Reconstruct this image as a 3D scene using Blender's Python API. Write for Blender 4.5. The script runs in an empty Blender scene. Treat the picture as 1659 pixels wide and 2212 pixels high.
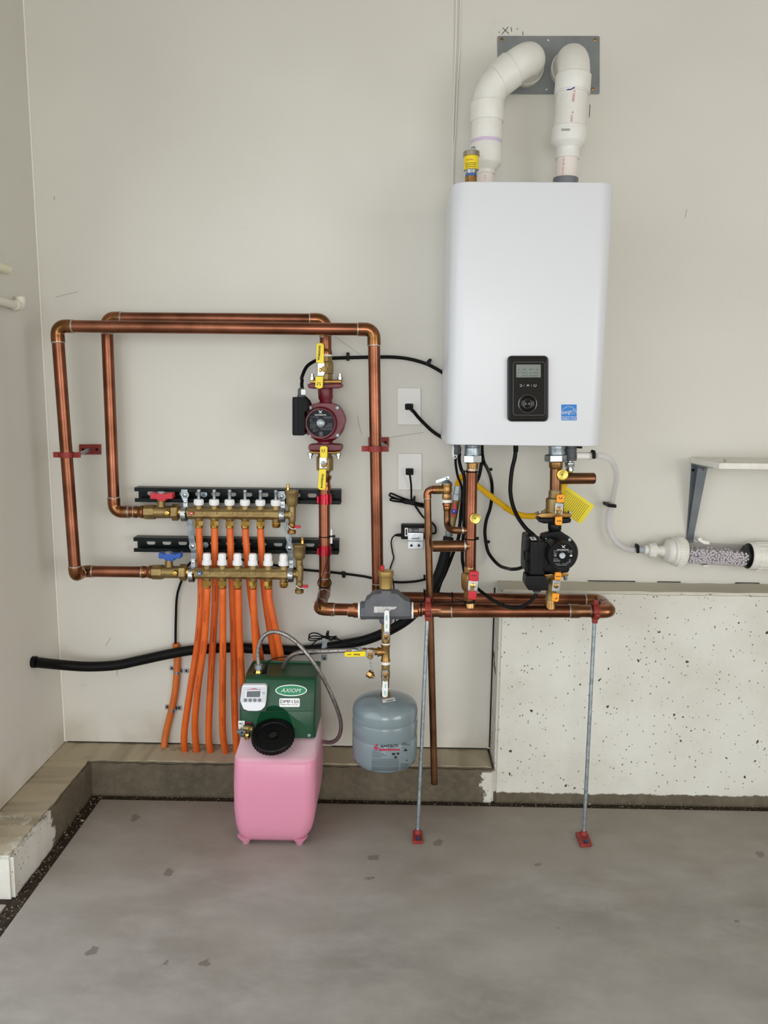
import bpy, bmesh, math, random
from mathutils import Vector as V, Matrix
random.seed(7)
PI = math.pi
SC = bpy.context.scene
COL = SC.collection

# ---------------------------------------------------------------- camera
F, CX, CY = 1661.0, 829.5, 1106.0          # focal length and centre in pixels of the 1659 x 2212 frame
CAM = V((0, -2.4, 1.272))
PITCH, YAW, ROLL = math.radians(8.8), math.radians(-0.8), 0.0105
FW = V((math.sin(YAW)*math.cos(PITCH), math.cos(YAW)*math.cos(PITCH), -math.sin(PITCH)))
R0 = V((math.cos(YAW), -math.sin(YAW), 0)); U0 = R0.cross(FW)
RT = R0*math.cos(ROLL) + U0*math.sin(ROLL); UP = U0*math.cos(ROLL) - R0*math.sin(ROLL)
cd = bpy.data.cameras.new('camera'); cam = bpy.data.objects.new('camera', cd); COL.objects.link(cam)
cd.sensor_fit = 'VERTICAL'; cd.sensor_height = 36.0; cd.lens = F/2212*36.0; cd.clip_start = .05
cam.matrix_world = Matrix(((RT.x, UP.x, -FW.x, CAM.x), (RT.y, UP.y, -FW.y, CAM.y), (RT.z, UP.z, -FW.z, CAM.z), (0, 0, 0, 1)))
SC.camera = cam

# ---------------------------------------------------------------- light
XL, XR, YR, ZC = -1.09, 3.3, -6.6, 2.95     # left wall, right wall, rear wall, ceiling
SC.view_settings.view_transform = 'Standard'; SC.view_settings.look = 'None'
SC.view_settings.gamma = 1.0; SC.view_settings.use_curve_mapping = False
SC.view_settings.exposure = 0.0
wd = bpy.data.worlds.new('sky'); SC.world = wd; wd.use_nodes = True
wd.node_tree.nodes['Background'].inputs[0].default_value = (0.80, 0.90, 1.0, 1)
wd.node_tree.nodes['Background'].inputs[1].default_value = 1.0
def area(name, loc, dirv, sx, sy, power, col):
    l = bpy.data.lights.new(name, 'AREA'); l.shape = 'RECTANGLE'; l.size = sx; l.size_y = sy
    l.energy = power; l.color = col
    o = bpy.data.objects.new(name, l); COL.objects.link(o); o.location = loc
    o.rotation_euler = V(dirv).to_track_quat('-Z', 'Y').to_euler()
    return o
# daylight through the open door bays: left wall beside the frame, right and rear bays unseen, assumed to match the light
area('daylight_left_door', (XL-.12, -2.85, 1.12), (1, 0, -.45), 4.3, 2.2, 32, (0.97, 0.985, 1.0))
area('assumed_right_daylight', (XR+.12, -4.4, 1.12), (-1, 0, -.45), 3.6, 2.2, 104, (1.0, 0.985, 0.96))
area('added_rear_fill', (-.02, YR-.12, 1.2), (-.15, 1, -.3), 2.0, 2.3, 80, (1.0, 0.985, 0.97))  # unseen rear source, added to even out brightness over the walls

# ---------------------------------------------------------------- pixels to places
def ray(q): return RT*((q[0]-CX)/F) - UP*((q[1]-CY)/F) + FW
def P(q, d):                                # point seen at pixel q, d metres in front of the back wall
    v = ray(q); return CAM + v*((-d-CAM.y)/v.y)
def PX(q, x):                               # point seen at pixel q on the plane X = x
    v = ray(q); return CAM + v*((x-CAM.x)/v.x)
def PZ(q, z):                               # point seen at pixel q at height z
    v = ray(q); return CAM + v*((z-CAM.z)/v.z)
def S(p): return (p-CAM).dot(FW)/F          # metres per pixel at a point
class Zm:                                   # reading frame of an enlarged crop of the photograph
    def __init__(s, x, y, k): s.x, s.y, s.k = x, y, k
    def __call__(s, x, y): return (s.x+x*s.k, s.y+y*s.k)
Z0 = Zm(0, 0, 1.0)
Z1 = Zm(940, 40, .25316); Z2 = Zm(940, 740, .2411); Z3 = Zm(580, 660, .2411); Z4 = Zm(260, 1020, .18083)
Z5 = Zm(480, 1020, .18083); Z6 = Zm(760, 960, .20494); Z7 = Zm(1080, 940, .18983); Z8 = Zm(1240, 940, .25256)
B1 = Zm(480, 1340, .16878); B2 = Zm(480, 1540, .14467); B3 = Zm(640, 1200, .19289); B4 = Zm(740, 1440, .14467)
B5 = Zm(300, 1280, .20494); B6 = Zm(0, 1380, .28037); B7 = Zm(860, 1240, .3255); B8 = Zm(0, 540, .33453)
C6 = Zm(1130, 1130, .08439); C7 = Zm(630, 820, .08439); C8 = Zm(960, 960, .09942); C2 = Zm(660, 1340, .08439)

# ---------------------------------------------------------------- mesh builder
def basis(a):
    a = a.normalized(); h = V((0, 0, 1)) if abs(a.z) < .9 else V((0, -1, 0))
    x = h.cross(a).normalized(); return x, a.cross(x).normalized(), a
def rc(x0, y0, x1, y1, r=0, n=4):
    if r <= 0: return [(x0, y0), (x1, y0), (x1, y1), (x0, y1)]
    o = []
    for cx, cy, a0 in ((x1-r, y0+r, -90), (x1-r, y1-r, 0), (x0+r, y1-r, 90), (x0+r, y0+r, 180)):
        for i in range(n+1):
            a = math.radians(a0+90*i/n); o.append((cx+r*math.cos(a), cy+r*math.sin(a)))
    return o
def ell(cx, cy, rx, ry=None, n=32):
    ry = ry or rx
    return [(cx+rx*math.cos(2*PI*i/n), cy+ry*math.sin(2*PI*i/n)) for i in range(n)]
def spl(pts, n=8):                          # Catmull-Rom through points
    pts = [V(p) for p in pts]; o = []
    for i in range(len(pts)-1):
        p0 = pts[i-1] if i else pts[0]*2-pts[1]; p1, p2 = pts[i], pts[i+1]
        p3 = pts[i+2] if i+2 < len(pts) else p2*2-p1
        for j in range(n):
            t = j/n
            o.append(.5*((2*p1)+(p2-p0)*t+(2*p0-5*p1+4*p2-p3)*t*t+(3*p1-p0-3*p2+p3)*t**3))
    o.append(pts[-1]); return o
def arc(pa, pc, pb, r, n=8):                # rounded corner pa-pc-pb, returns the arc points
    u = (pa-pc).normalized(); w = (pb-pc).normalized(); ang = u.angle(w)
    t = r/math.tan(ang/2); c = pc+(u+w).normalized()*(r/math.sin(ang/2))
    s, e = pc+u*t-c, pc+w*t-c; tot = s.angle(e); ax = s.cross(e).normalized()
    return [c+Matrix.Rotation(tot*i/n, 3, ax)@s for i in range(n+1)], t
class B:
    def __init__(s): s.v = []; s.f = []; s.wn = False
    def add(s, vs, fs):
        o = len(s.v); s.v += [V(p) for p in vs]; s.f += [[i+o for i in f] for f in fs]; return s
    def rings(s, rings, cap=True, closed=False):
        n = len(rings[0]); vs = [p for r in rings for p in r]; fs = []; m = len(rings)
        for i in range(m if closed else m-1):
            k = (i+1) % m
            for j in range(n):
                j2 = (j+1) % n; fs.append([i*n+j, i*n+j2, k*n+j2, k*n+j])
        if cap and not closed:
            fs.append(list(range(n))[::-1]); fs.append([(m-1)*n+j for j in range(n)])
        return s.add(vs, fs)
    def lathe(s, cs, rs, axis, seg=24, cap=True, ph=0.0):
        x, y, a = basis(axis); R = []
        for c, r in zip(cs, rs):
            r = max(r, 1e-5)
            R.append([c+(x*math.cos(ph+2*PI*j/seg)+y*math.sin(ph+2*PI*j/seg))*r for j in range(seg)])
        return s.rings(R, cap)
    def vl(s, Z, xc, d, prof, seg=24, ph=0.0, dB=None, cap=True):      # turned about a vertical axis: (y, radius)
        y0, y1 = prof[0][0], prof[-1][0]; xa, xb = xc if isinstance(xc, tuple) else (xc, xc)
        dB = d if dB is None else dB; cs, rs = [], []
        for y, r in prof:
            t = (y-y0)/(y1-y0); p = P(Z(xa+(xb-xa)*t, y), d+(dB-d)*t); cs.append(p); rs.append(r*Z.k*S(p))
        return s.lathe(cs, rs, cs[-1]-cs[0], seg, cap, ph)
    def hl(s, Z, yc, d, prof, seg=24, ph=0.0, dB=None, cap=True):      # turned about a horizontal axis: (x, radius)
        x0, x1 = prof[0][0], prof[-1][0]; ya, yb = yc if isinstance(yc, tuple) else (yc, yc)
        dB = d if dB is None else dB; cs, rs = [], []
        for x, r in prof:
            t = (x-x0)/(x1-x0); p = P(Z(x, ya+(yb-ya)*t), d+(dB-d)*t); cs.append(p); rs.append(r*Z.k*S(p))
        return s.lathe(cs, rs, cs[-1]-cs[0], seg, cap, ph)
    def ly(s, Z, x, y, d, prof, seg=24, n=(0, -1, 0), ph=0.0, cap=True):   # turned about an axis facing out of the wall
        p = P(Z(x, y), d); k = Z.k*S(p); n = V(n).normalized()
        return s.lathe([p+n*(t*k) for t, r in prof], [r*k for t, r in prof], n, seg, cap, ph)
    def tube(s, pts, r, seg=12, cap=True):
        pts = [V(p) for p in pts]; m = len(pts); rs = r if isinstance(r, (list, tuple)) else [r]*m
        tg = [(pts[min(i+1, m-1)]-pts[max(i-1, 0)]).normalized() for i in range(m)]
        x = basis(tg[0])[0]; R = []
        for i in range(m):
            x = (x-tg[i]*x.dot(tg[i])).normalized(); y = tg[i].cross(x)
            R.append([pts[i]+(x*math.cos(2*PI*j/seg)+y*math.sin(2*PI*j/seg))*rs[i] for j in range(seg)])
        return s.rings(R, cap)
    def ring(s, c, n, R, r, seg=28, sg=8):
        x, y, a = basis(V(n)); q = []
        for i in range(seg):
            t = 2*PI*i/seg; e = x*math.cos(t)+y*math.sin(t)
            q.append([c+e*(R+r*math.cos(2*PI*j/sg))+a*(r*math.sin(2*PI*j/sg)) for j in range(sg)])
        return s.rings(q, False, True)
    def prism(s, front, back, bev=0.0, seg=2):
        n = len(front); vs = list(front)+list(back)
        fs = [list(range(n)), [n+i for i in range(n)][::-1]]+[[i, n+i, n+(i+1) % n, (i+1) % n] for i in range(n)]
        if bev <= 0: return s.add(vs, fs)
        s.wn = True; bm = bmesh.new(); bv = [bm.verts.new(p) for p in vs]
        for f in fs: bm.faces.new([bv[i] for i in f])
        bmesh.ops.recalc_face_normals(bm, faces=bm.faces)
        ed = [e for e in bm.edges if e.calc_face_angle(0) > .5]
        bmesh.ops.bevel(bm, geom=ed, offset=bev, segments=seg, affect='EDGES', profile=.5, clamp_overlap=True)
        bm.verts.index_update()
        s.add([p.co.copy() for p in bm.verts], [[p.index for p in f.verts] for f in bm.faces]); bm.free(); return s
    def poly(s, Z, pts, d, th, bev=0.0, seg=2):                          # outline at distance d from the wall, th deep
        fr = [P(Z(*p), d(*p) if callable(d) else d) for p in pts]
        return s.prism(fr, [p+V((0, th, 0)) for p in fr], bev, seg)
    def box(s, c, sz, rot=None, bev=0.0, seg=2):
        c = V(c); hx, hy, hz = [q/2 for q in sz]; m = rot or Matrix.Identity(3)
        fr = [c+m@V(p) for p in ((-hx, -hy, -hz), (hx, -hy, -hz), (hx, -hy, hz), (-hx, -hy, hz))]
        bk = [c+m@V(p) for p in ((-hx, hy, -hz), (hx, hy, -hz), (hx, hy, hz), (-hx, hy, hz))]
        return s.prism(fr, bk, bev, seg)
    def sph(s, c, r, sc=(1, 1, 1), u=14, w=8):
        c = V(c); R = []
        for i in range(1, w):
            a = PI*i/w
            R.append([c+V((r*sc[0]*math.sin(a)*math.cos(2*PI*j/u), r*sc[1]*math.sin(a)*math.sin(2*PI*j/u), r*sc[2]*math.cos(a))) for j in range(u)])
        return s.rings(R, True)

def obj(name, b, mat, parent=None, sharp=38):
    if isinstance(b, B):
        me = bpy.data.meshes.new(name)
        if parent is None:
            lo = [min(p[i] for p in b.v) for i in range(3)]; hi = [max(p[i] for p in b.v) for i in range(3)]
            org = V(((lo[0]+hi[0])/2, (lo[1]+hi[1])/2, lo[2]))
        else:
            r = parent
            while r.parent: r = r.parent
            org = r.location
        me.from_pydata([p-org for p in b.v], [], b.f)
        bm = bmesh.new(); bm.from_mesh(me); bmesh.ops.recalc_face_normals(bm, faces=bm.faces); bm.to_mesh(me); bm.free()
        me.shade_smooth(); me.set_sharp_from_angle(angle=math.radians(sharp))
        o = bpy.data.objects.new(name, me)
        if b.wn: o.modifiers.new('weighted', 'WEIGHTED_NORMAL').keep_sharp = True
        if parent is None: o.location = org
    else: o = b
    o.data.materials.clear(); o.data.materials.append(mat)
    COL.objects.link(o)
    if parent: o.parent = parent
    return o
pt = obj
def tag(o, label, cat, group=None):
    o['label'] = label; o['category'] = cat
    if group: o['group'] = group
    return o
def T(name, label, cat, loc, group=None):
    o = bpy.data.objects.new(name, None); COL.objects.link(o); o.location = loc; o.empty_display_size = .03
    return tag(o, label, cat, group)
def struct(name, b, mat, sharp=38):
    o = obj(name, b, mat, None, sharp); o['kind'] = 'structure'; return o

def txt(s, Z, x, y, d, h, mat, parent, ang=0.0, name='lettering', wid=None, shear=0.0, right=(1, 0, 0), up=(0, 0, 1), bold=0.0, cyl=None):
    cu = bpy.data.curves.new('t', 'FONT'); cu.body = s; cu.align_x = 'CENTER'; cu.align_y = 'CENTER'; cu.size = 1.0
    cu.shear = shear; cu.offset = bold; cu.resolution_u = 2
    to = bpy.data.objects.new('t', cu); COL.objects.link(to); bpy.context.view_layer.update()
    me = bpy.data.meshes.new_from_object(to.evaluated_get(bpy.context.evaluated_depsgraph_get()))
    bpy.data.objects.remove(to); bpy.data.curves.remove(cu)
    p = P(Z(x, y), d); k = Z.k*S(p)
    xs = [v.co.x for v in me.vertices]; ys = [v.co.y for v in me.vertices]
    mx, my = (min(xs)+max(xs))/2, (min(ys)+max(ys))/2
    sy = h*k/(max(ys)-min(ys)); sx = wid*k/(max(xs)-min(xs)) if wid else sy
    ca, sa = math.cos(math.radians(ang)), math.sin(math.radians(ang)); rt, u = V(right), V(up)
    r = parent
    while r.parent: r = r.parent
    for v in me.vertices:
        a, b = (v.co.x-mx)*sx, (v.co.y-my)*sy
        a, b = a*ca-b*sa, a*sa+b*ca
        if cyl:                                                        # wrap on an upright cylinder (axis point, radius)
            c, R = cyl; t0 = math.atan2(p.x-c.x, -(p.y-c.y)); t = t0+a/R
            w = V((c.x+R*math.sin(t), c.y-R*math.cos(t), p.z+b))
        else: w = p+rt*a+u*b
        v.co = w-r.location
    me.name = name
    return obj(name, bpy.data.objects.new(name, me), mat, parent)

# ---------------------------------------------------------------- materials
def c(r, g, b):
    return tuple(((x/255)/12.92 if x/255 <= .04045 else ((x/255+.055)/1.055)**2.4) for x in (r, g, b))+(1,)
MATS = {}
def M(name, col, rough=.5, metal=0.0, col2=None, scale=25.0, bump=0.0, bscale=None, detail=4.0, lo=.35, hi=.65, stretch=None, **kw):
    m = bpy.data.materials.new(name); m.use_nodes = True; nt = m.node_tree; bs = nt.nodes['Principled BSDF']
    bs.inputs['Base Color'].default_value = col; bs.inputs['Roughness'].default_value = rough; bs.inputs['Metallic'].default_value = metal
    for k, v in kw.items(): bs.inputs[k.replace('_', ' ')].default_value = v
    L = nt.links.new
    tc = nt.nodes.new('ShaderNodeTexCoord'); src = tc.outputs['Object']
    if stretch:
        mp = nt.nodes.new('ShaderNodeMapping'); mp.inputs['Scale'].default_value = stretch; L(src, mp.inputs[0]); src = mp.outputs[0]
    if col2 is not None:
        n = nt.nodes.new('ShaderNodeTexNoise'); n.inputs['Scale'].default_value = scale; n.inputs['Detail'].default_value = detail; L(src, n.inputs[0])
        mr = nt.nodes.new('ShaderNodeMapRange'); mr.inputs[1].default_value = lo; mr.inputs[2].default_value = hi; L(n.outputs[0], mr.inputs[0])
        mx = nt.nodes.new('ShaderNodeMix'); mx.data_type = 'RGBA'; mx.inputs[6].default_value = col; mx.inputs[7].default_value = col2
        L(mr.outputs[0], mx.inputs[0]); L(mx.outputs[2], bs.inputs['Base Color'])
    if bump:
        n2 = nt.nodes.new('ShaderNodeTexNoise'); n2.inputs['Scale'].default_value = bscale or scale*4; n2.inputs['Detail'].default_value = 5; L(src, n2.inputs[0])
        bp = nt.nodes.new('ShaderNodeBump'); bp.inputs['Strength'].default_value = bump; bp.inputs['Distance'].default_value = .002
        L(n2.outputs[0], bp.inputs['Height']); L(bp.outputs[0], bs.inputs['Normal'])
    MATS[name] = m; return m
COPPER = M('copper', c(152, 97, 74), .32, 1.0, c(106, 66, 47), 9, .05, 60)
COPPER_OLD = M('copper_tarnished', c(142, 102, 74), .33, 1.0, c(104, 72, 48), 14, .05, 60)
COPPER_FIT = M('copper_fitting', c(160, 102, 76), .27, 1.0, c(128, 90, 54), 22, .04, 80)
SOLDER = M('solder', c(205, 200, 192), .38, .9, c(160, 150, 140), 90, .2, 200)
BRASS = M('brass_cast', c(158, 136, 90), .46, .75, c(134, 112, 70), 30, .12, 300)
BRASS_B = M('brass_polished', c(214, 178, 96), .2, 1.0, c(190, 150, 74), 40)
BRONZE = M('bronze_cast', c(176, 140, 90), .33, .95, c(140, 104, 58), 30, .1, 200)
STEEL = M('zinc_steel', c(196, 200, 202), .3, 1.0, c(160, 166, 170), 40, .04, 120)
GALV = M('galvanized_steel', c(176, 186, 190), .42, .85, c(140, 150, 156), 60, .05, 120)
CHROME = M('chrome', c(225, 226, 228), .12, 1.0)
WHITE_PL = M('white_plastic', c(236, 236, 234), .35)
PVC = M('white_pvc', c(232, 231, 224), .38, 0, c(222, 220, 210), 12)
TEFLON = M('teflon_tape', c(238, 238, 234), .7, bump=.2, bscale=300)
BLACK_PL = M('black_plastic', c(12, 12, 13), .45, Specular_IOR_Level=.14, bump=.05, bscale=400)
BLACK_RB = M('black_rubber', c(10, 10, 11), .45, Specular_IOR_Level=.16)
BLACK_GL = M('black_gloss', c(7, 7, 8), .08, Specular_IOR_Level=.35)
INK = M('black_ink', c(18, 18, 20), .7)
WINK = M('white_ink', c(225, 225, 222), .6)
GINK = M('grey_ink', c(120, 122, 124), .6)
RED_PUMP = M('maroon_enamel', c(112, 20, 38), .38, 0, c(98, 14, 30), 20, .06, 200)
RED = M('red_plastic', c(196, 22, 44), .35)
RED_EN = M('red_oxide_paint', c(148, 44, 34), .55, 0, c(122, 32, 26), 40, .1, 150)
BLUE = M('blue_plastic', c(28, 84, 170), .35)
YEL = M('yellow_vinyl', c(240, 214, 30), .4)
ORA = M('orange_vinyl', c(250, 160, 20), .4)
PEX = M('orange_pex', c(226, 110, 40), .36, 0, c(214, 92, 30), 14)
SLEEVE = M('orange_sleeve_faded', c(214, 118, 48), .45, 0, c(200, 100, 38), 20)
STRUT = M('green_black_enamel', c(8, 18, 17), .36, Specular_IOR_Level=.18)
HOSE = M('black_hose', c(10, 11, 11), .5, 0, c(16, 16, 16), 120, .1, 200, Specular_IOR_Level=.16)
# ---------------------------------------------------------------- room shell
def nodes(m): return m.node_tree, m.node_tree.nodes, m.node_tree.links.new, m.node_tree.nodes['Principled BSDF']
def nz(nt, src, scale, detail=4, rough=.5):
    n = nt.nodes.new('ShaderNodeTexNoise'); n.inputs['Scale'].default_value = scale; n.inputs['Detail'].default_value = detail
    n.inputs['Roughness'].default_value = rough; nt.links.new(src, n.inputs[0]); return n.outputs[0]
def rng(nt, src, a, b, c0=0.0, c1=1.0):
    n = nt.nodes.new('ShaderNodeMapRange'); n.inputs[1].default_value = a; n.inputs[2].default_value = b
    n.inputs[3].default_value = c0; n.inputs[4].default_value = c1; nt.links.new(src, n.inputs[0]); return n.outputs[0]
def mth(nt, op, a, b):
    n = nt.nodes.new('ShaderNodeMath'); n.operation = op; n.use_clamp = False
    for i, q in enumerate((a, b)):
        if isinstance(q, (int, float)): n.inputs[i].default_value = q
        else: nt.links.new(q, n.inputs[i])
    return n.outputs[0]
def mixc(nt, fac, a, b):
    n = nt.nodes.new('ShaderNodeMix'); n.data_type = 'RGBA'; nt.links.new(fac, n.inputs[0])
    for i, q in ((6, a), (7, b)):
        if isinstance(q, tuple): n.inputs[i].default_value = q
        else: nt.links.new(q, n.inputs[i])
    return n.outputs[2]
def newmat(name, rough):
    m = bpy.data.materials.new(name); m.use_nodes = True; nt, N, L, bs = nodes(m); bs.inputs['Roughness'].default_value = rough
    g = N.new('ShaderNodeNewGeometry'); return m, nt, L, bs, g.outputs['Position']
def setbump(nt, bs, h, st, dist=.002):
    b = nt.nodes.new('ShaderNodeBump'); b.inputs['Strength'].default_value = st; b.inputs['Distance'].default_value = dist
    nt.links.new(h, b.inputs['Height']); nt.links.new(b.outputs[0], bs.inputs['Normal'])
def spots(nt, src, scale, size, seed=0.0, keep=.5):
    mp = nt.nodes.new('ShaderNodeMapping'); mp.inputs['Location'].default_value = (seed, seed*1.7, seed*.3); nt.links.new(src, mp.inputs[0])
    d = nt.nodes.new('ShaderNodeVectorMath'); d.operation = 'ADD'
    nn = nt.nodes.new('ShaderNodeTexNoise'); nn.inputs['Scale'].default_value = scale*2.5; nt.links.new(mp.outputs[0], nn.inputs[0])
    sc = nt.nodes.new('ShaderNodeVectorMath'); sc.operation = 'SCALE'; sc.inputs['Scale'].default_value = .5/scale; nt.links.new(nn.outputs['Color'], sc.inputs[0])
    nt.links.new(mp.outputs[0], d.inputs[0]); nt.links.new(sc.outputs[0], d.inputs[1])
    v = nt.nodes.new('ShaderNodeTexVoronoi'); v.inputs['Scale'].default_value = scale; nt.links.new(d.outputs[0], v.inputs[0])
    sepc = nt.nodes.new('ShaderNodeSeparateColor'); nt.links.new(v.outputs['Color'], sepc.inputs[0])
    sel = rng(nt, sepc.outputs[0], keep, 1.0, 0.0, size)       # each cell its own spot size, many none
    dd = mth(nt, 'SUBTRACT', sel, v.outputs['Distance'])
    return rng(nt, dd, 0.0, .03)

# painted drywall with scuffs
WALL, nt, L, bs, pos = newmat('painted_drywall', .62)
base = mixc(nt, rng(nt, nz(nt, pos, 1.6, 3), .3, .7), c(218, 216, 206), c(210, 207, 197))
sp = spots(nt, pos, 9, .035, 3.0, .6)
base = mixc(nt, mth(nt, 'MULTIPLY', sp, .45), base, c(150, 146, 138))
smud = rng(nt, nz(nt, pos, 5.5, 6, .7), .66, .8)
base = mixc(nt, mth(nt, 'MULTIPLY', smud, .4), base, c(176, 170, 160))
sep = nt.nodes.new('ShaderNodeSeparateXYZ'); L(pos, sep.inputs[0])
low = mth(nt, 'MULTIPLY', rng(nt, sep.outputs[2], .24, .1), rng(nt, nz(nt, pos, 7, 5), .4, .7))   # dirt splashed at the foot
base = mixc(nt, mth(nt, 'MULTIPLY', low, .6), base, c(158, 142, 112))
L(base, bs.inputs['Base Color']); setbump(nt, bs, nz(nt, pos, 90, 4), .12)
CEIL = M('ceiling_paint', c(186, 182, 174), .8)

# bare concrete of the kerb, painted white in places
def concrete(name, paint):
    m, nt, L, bs, pos = newmat(name, .85)
    b0 = mixc(nt, rng(nt, nz(nt, pos, 7, 6, .6), .3, .7), c(106, 96, 78), c(82, 74, 59))
    b0 = mixc(nt, mth(nt, 'MULTIPLY', rng(nt, nz(nt, pos, 40, 5, .6), .45, .7), .3), b0, c(132, 122, 104))
    b0 = mixc(nt, mth(nt, 'MULTIPLY', spots(nt, pos, 45, .22, 1.0, .7), .5), b0, c(78, 70, 58))
    sep = nt.nodes.new('ShaderNodeSeparateXYZ'); L(pos, sep.inputs[0])
    topm = rng(nt, sep.outputs[2], .104, .109)
    if paint == 'kerb': b0 = mixc(nt, mth(nt, 'MULTIPLY', topm, .92), b0, c(184, 172, 147))
    else: b0 = mixc(nt, mth(nt, 'MULTIPLY', rng(nt, sep.outputs[2], .668, .678), .95), b0, c(204, 197, 180))
    wob = mth(nt, 'MULTIPLY', mth(nt, 'SUBTRACT', nz(nt, pos, 9, 6, .65), .5), 1.0)
    n1 = nz(nt, pos, 16, 6, .7)
    pc = mixc(nt, rng(nt, nz(nt, pos, 5, 4), .35, .65), c(218, 217, 207), c(206, 203, 192))
    big = spots(nt, pos, 34, .19, 5.0, .55); small = spots(nt, pos, 110, .32, 9.0, .68)
    dots = mth(nt, 'MAXIMUM', big, mth(nt, 'MULTIPLY', small, .8))
    pc = mixc(nt, dots, pc, c(70, 62, 52))
    streak = rng(nt, nz(nt, pos, 4.5, 8, .8), .56, .74); pc = mixc(nt, mth(nt, 'MULTIPLY', streak, .35), pc, c(170, 160, 140))
    if paint == 'wall':
        edge = mth(nt, 'ADD', sep.outputs[0], mth(nt, 'MULTIPLY', mth(nt, 'SUBTRACT', n1, .5), .07))
        m1 = rng(nt, edge, .316, .320)
        bot = mth(nt, 'ADD', sep.outputs[2], mth(nt, 'MULTIPLY', mth(nt, 'SUBTRACT', n1, .5), .03)); m2 = rng(nt, bot, .026, .030)
        tp = mth(nt, 'ADD', sep.outputs[2], mth(nt, 'MULTIPLY', mth(nt, 'SUBTRACT', n1, .5), .012)); m3 = rng(nt, tp, .680, .677)
        e2 = mth(nt, 'ADD', sep.outputs[0], mth(nt, 'MULTIPLY', mth(nt, 'SUBTRACT', n1, .5), .16))
        m4 = mth(nt, 'MULTIPLY', rng(nt, e2, .285, .29), rng(nt, sep.outputs[2], .10, .092))
        mk = mth(nt, 'MULTIPLY', mth(nt, 'MULTIPLY', mth(nt, 'MAXIMUM', m1, m4), m2), m3)
    else:
        edge = mth(nt, 'ADD', sep.outputs[1], mth(nt, 'MULTIPLY', mth(nt, 'SUBTRACT', n1, .5), .12))
        mk = mth(nt, 'MULTIPLY', rng(nt, edge, -.40, -.41), rng(nt, mth(nt, 'ADD', sep.outputs[2], mth(nt, 'MULTIPLY', mth(nt, 'SUBTRACT', n1, .5), .05)), .106, .098))
        e3 = mth(nt, 'ADD', sep.outputs[0], mth(nt, 'MULTIPLY', mth(nt, 'SUBTRACT', n1, .5), .16))
        m4 = mth(nt, 'MULTIPLY', rng(nt, e3, .285, .29), rng(nt, sep.outputs[2], .096, .09))
        mk = mth(nt, 'MAXIMUM', mk, m4)
    L(mixc(nt, mk, b0, pc), bs.inputs['Base Color'])
    h = mth(nt, 'SUBTRACT', nz(nt, pos, 55, 6, .6), mth(nt, 'MULTIPLY', dots, 1.0))
    setbump(nt, bs, h, .5, .003); return m
CONC_W = concrete('foundation_concrete', 'wall'); CONC_K = concrete('kerb_concrete', 'kerb')

# trowelled concrete floor
FLOOR, nt, L, bs, pos = newmat('floor_concrete', .55)
mp = nt.nodes.new('ShaderNodeMapping'); mp.inputs['Scale'].default_value = (1, 1.8, 1); L(pos, mp.inputs[0]); sp_ = mp.outputs[0]
b0 = mixc(nt, rng(nt, nz(nt, sp_, 2.2, 5, .6), .3, .7), c(164, 159, 152), c(136, 130, 123))
b0 = mixc(nt, rng(nt, nz(nt, sp_, 6, 6, .65), .45, .75), b0, c(168, 163, 157))
b0 = mixc(nt, mth(nt, 'MULTIPLY', rng(nt, nz(nt, sp_, .9, 3), .45, .65), .45), b0, c(144, 134, 122))
sep = nt.nodes.new('ShaderNodeSeparateXYZ'); L(pos, sep.inputs[0])
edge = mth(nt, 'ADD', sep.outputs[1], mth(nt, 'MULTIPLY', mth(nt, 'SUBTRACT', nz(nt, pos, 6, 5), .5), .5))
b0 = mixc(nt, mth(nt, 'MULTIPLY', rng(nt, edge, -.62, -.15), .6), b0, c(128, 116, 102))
b0 = mixc(nt, mth(nt, 'MULTIPLY', spots(nt, pos, 11, .2, 2.2, .62), .6), b0, c(92, 86, 78))
b0 = mixc(nt, mth(nt, 'MULTIPLY', spots(nt, pos, 60, .12, 4.2, .8), .5), b0, c(196, 190, 178))
L(b0, bs.inputs['Base Color']); L(rng(nt, nz(nt, pos, 8, 4), .3, .7, .42, .66), bs.inputs['Roughness']); setbump(nt, bs, nz(nt, pos, 30, 6, .6), .15)
DIRT = M('dark_soil', c(58, 44, 28), .95, 0, c(30, 22, 14), 60, .8, 150)
PEB = M('pale_chips', c(176, 164, 140), .9, 0, c(96, 80, 58), 300)

ZK, DK = .110, .125                         # kerb top and kerb depth
def slab(x0, x1, y0, y1, z0, z1, bev=0): return B().box(((x0+x1)/2, (y0+y1)/2, (z0+z1)/2), (x1-x0, y1-y0, z1-z0), None, bev)
XC = .325                                   # left edge of the tall foundation wall
wb = struct('wall_back', slab(XL-.1, XR, 0, .1, .112, ZC), WALL)
struct('wall_left', slab(XL-.1, XL, -.62, 0, .112, ZC), WALL)
struct('wall_left_header', slab(XL-.1, XL, YR, -.62, 2.25, ZC), WALL)
struct('wall_left_rear', slab(XL-.1, XL, YR, -4.95, 0, 2.25), WALL)
struct('wall_right', slab(XR, XR+.1, -2.55, .1, 0, ZC), WALL)
struct('wall_right_header', slab(XR, XR+.1, YR, -2.55, 2.25, ZC), WALL)
struct('wall_right_rear', slab(XR, XR+.1, YR, -6.25, 0, 2.25), WALL)
struct('wall_rear', slab(1.0, XR+.1, YR-.1, YR, 0, ZC), WALL)
struct('wall_rear_header', slab(XL-.1, 1.0, YR-.1, YR, 2.4, ZC), WALL)
struct('ceiling', slab(XL-.1, XR+.1, YR-.1, .1, ZC, ZC+.1), CEIL)
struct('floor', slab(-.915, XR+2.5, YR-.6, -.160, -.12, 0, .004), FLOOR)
struct('floor_apron', slab(-4.0, -.96, YR-.6, -.66, -.12, -.004, .003), FLOOR)
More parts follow.
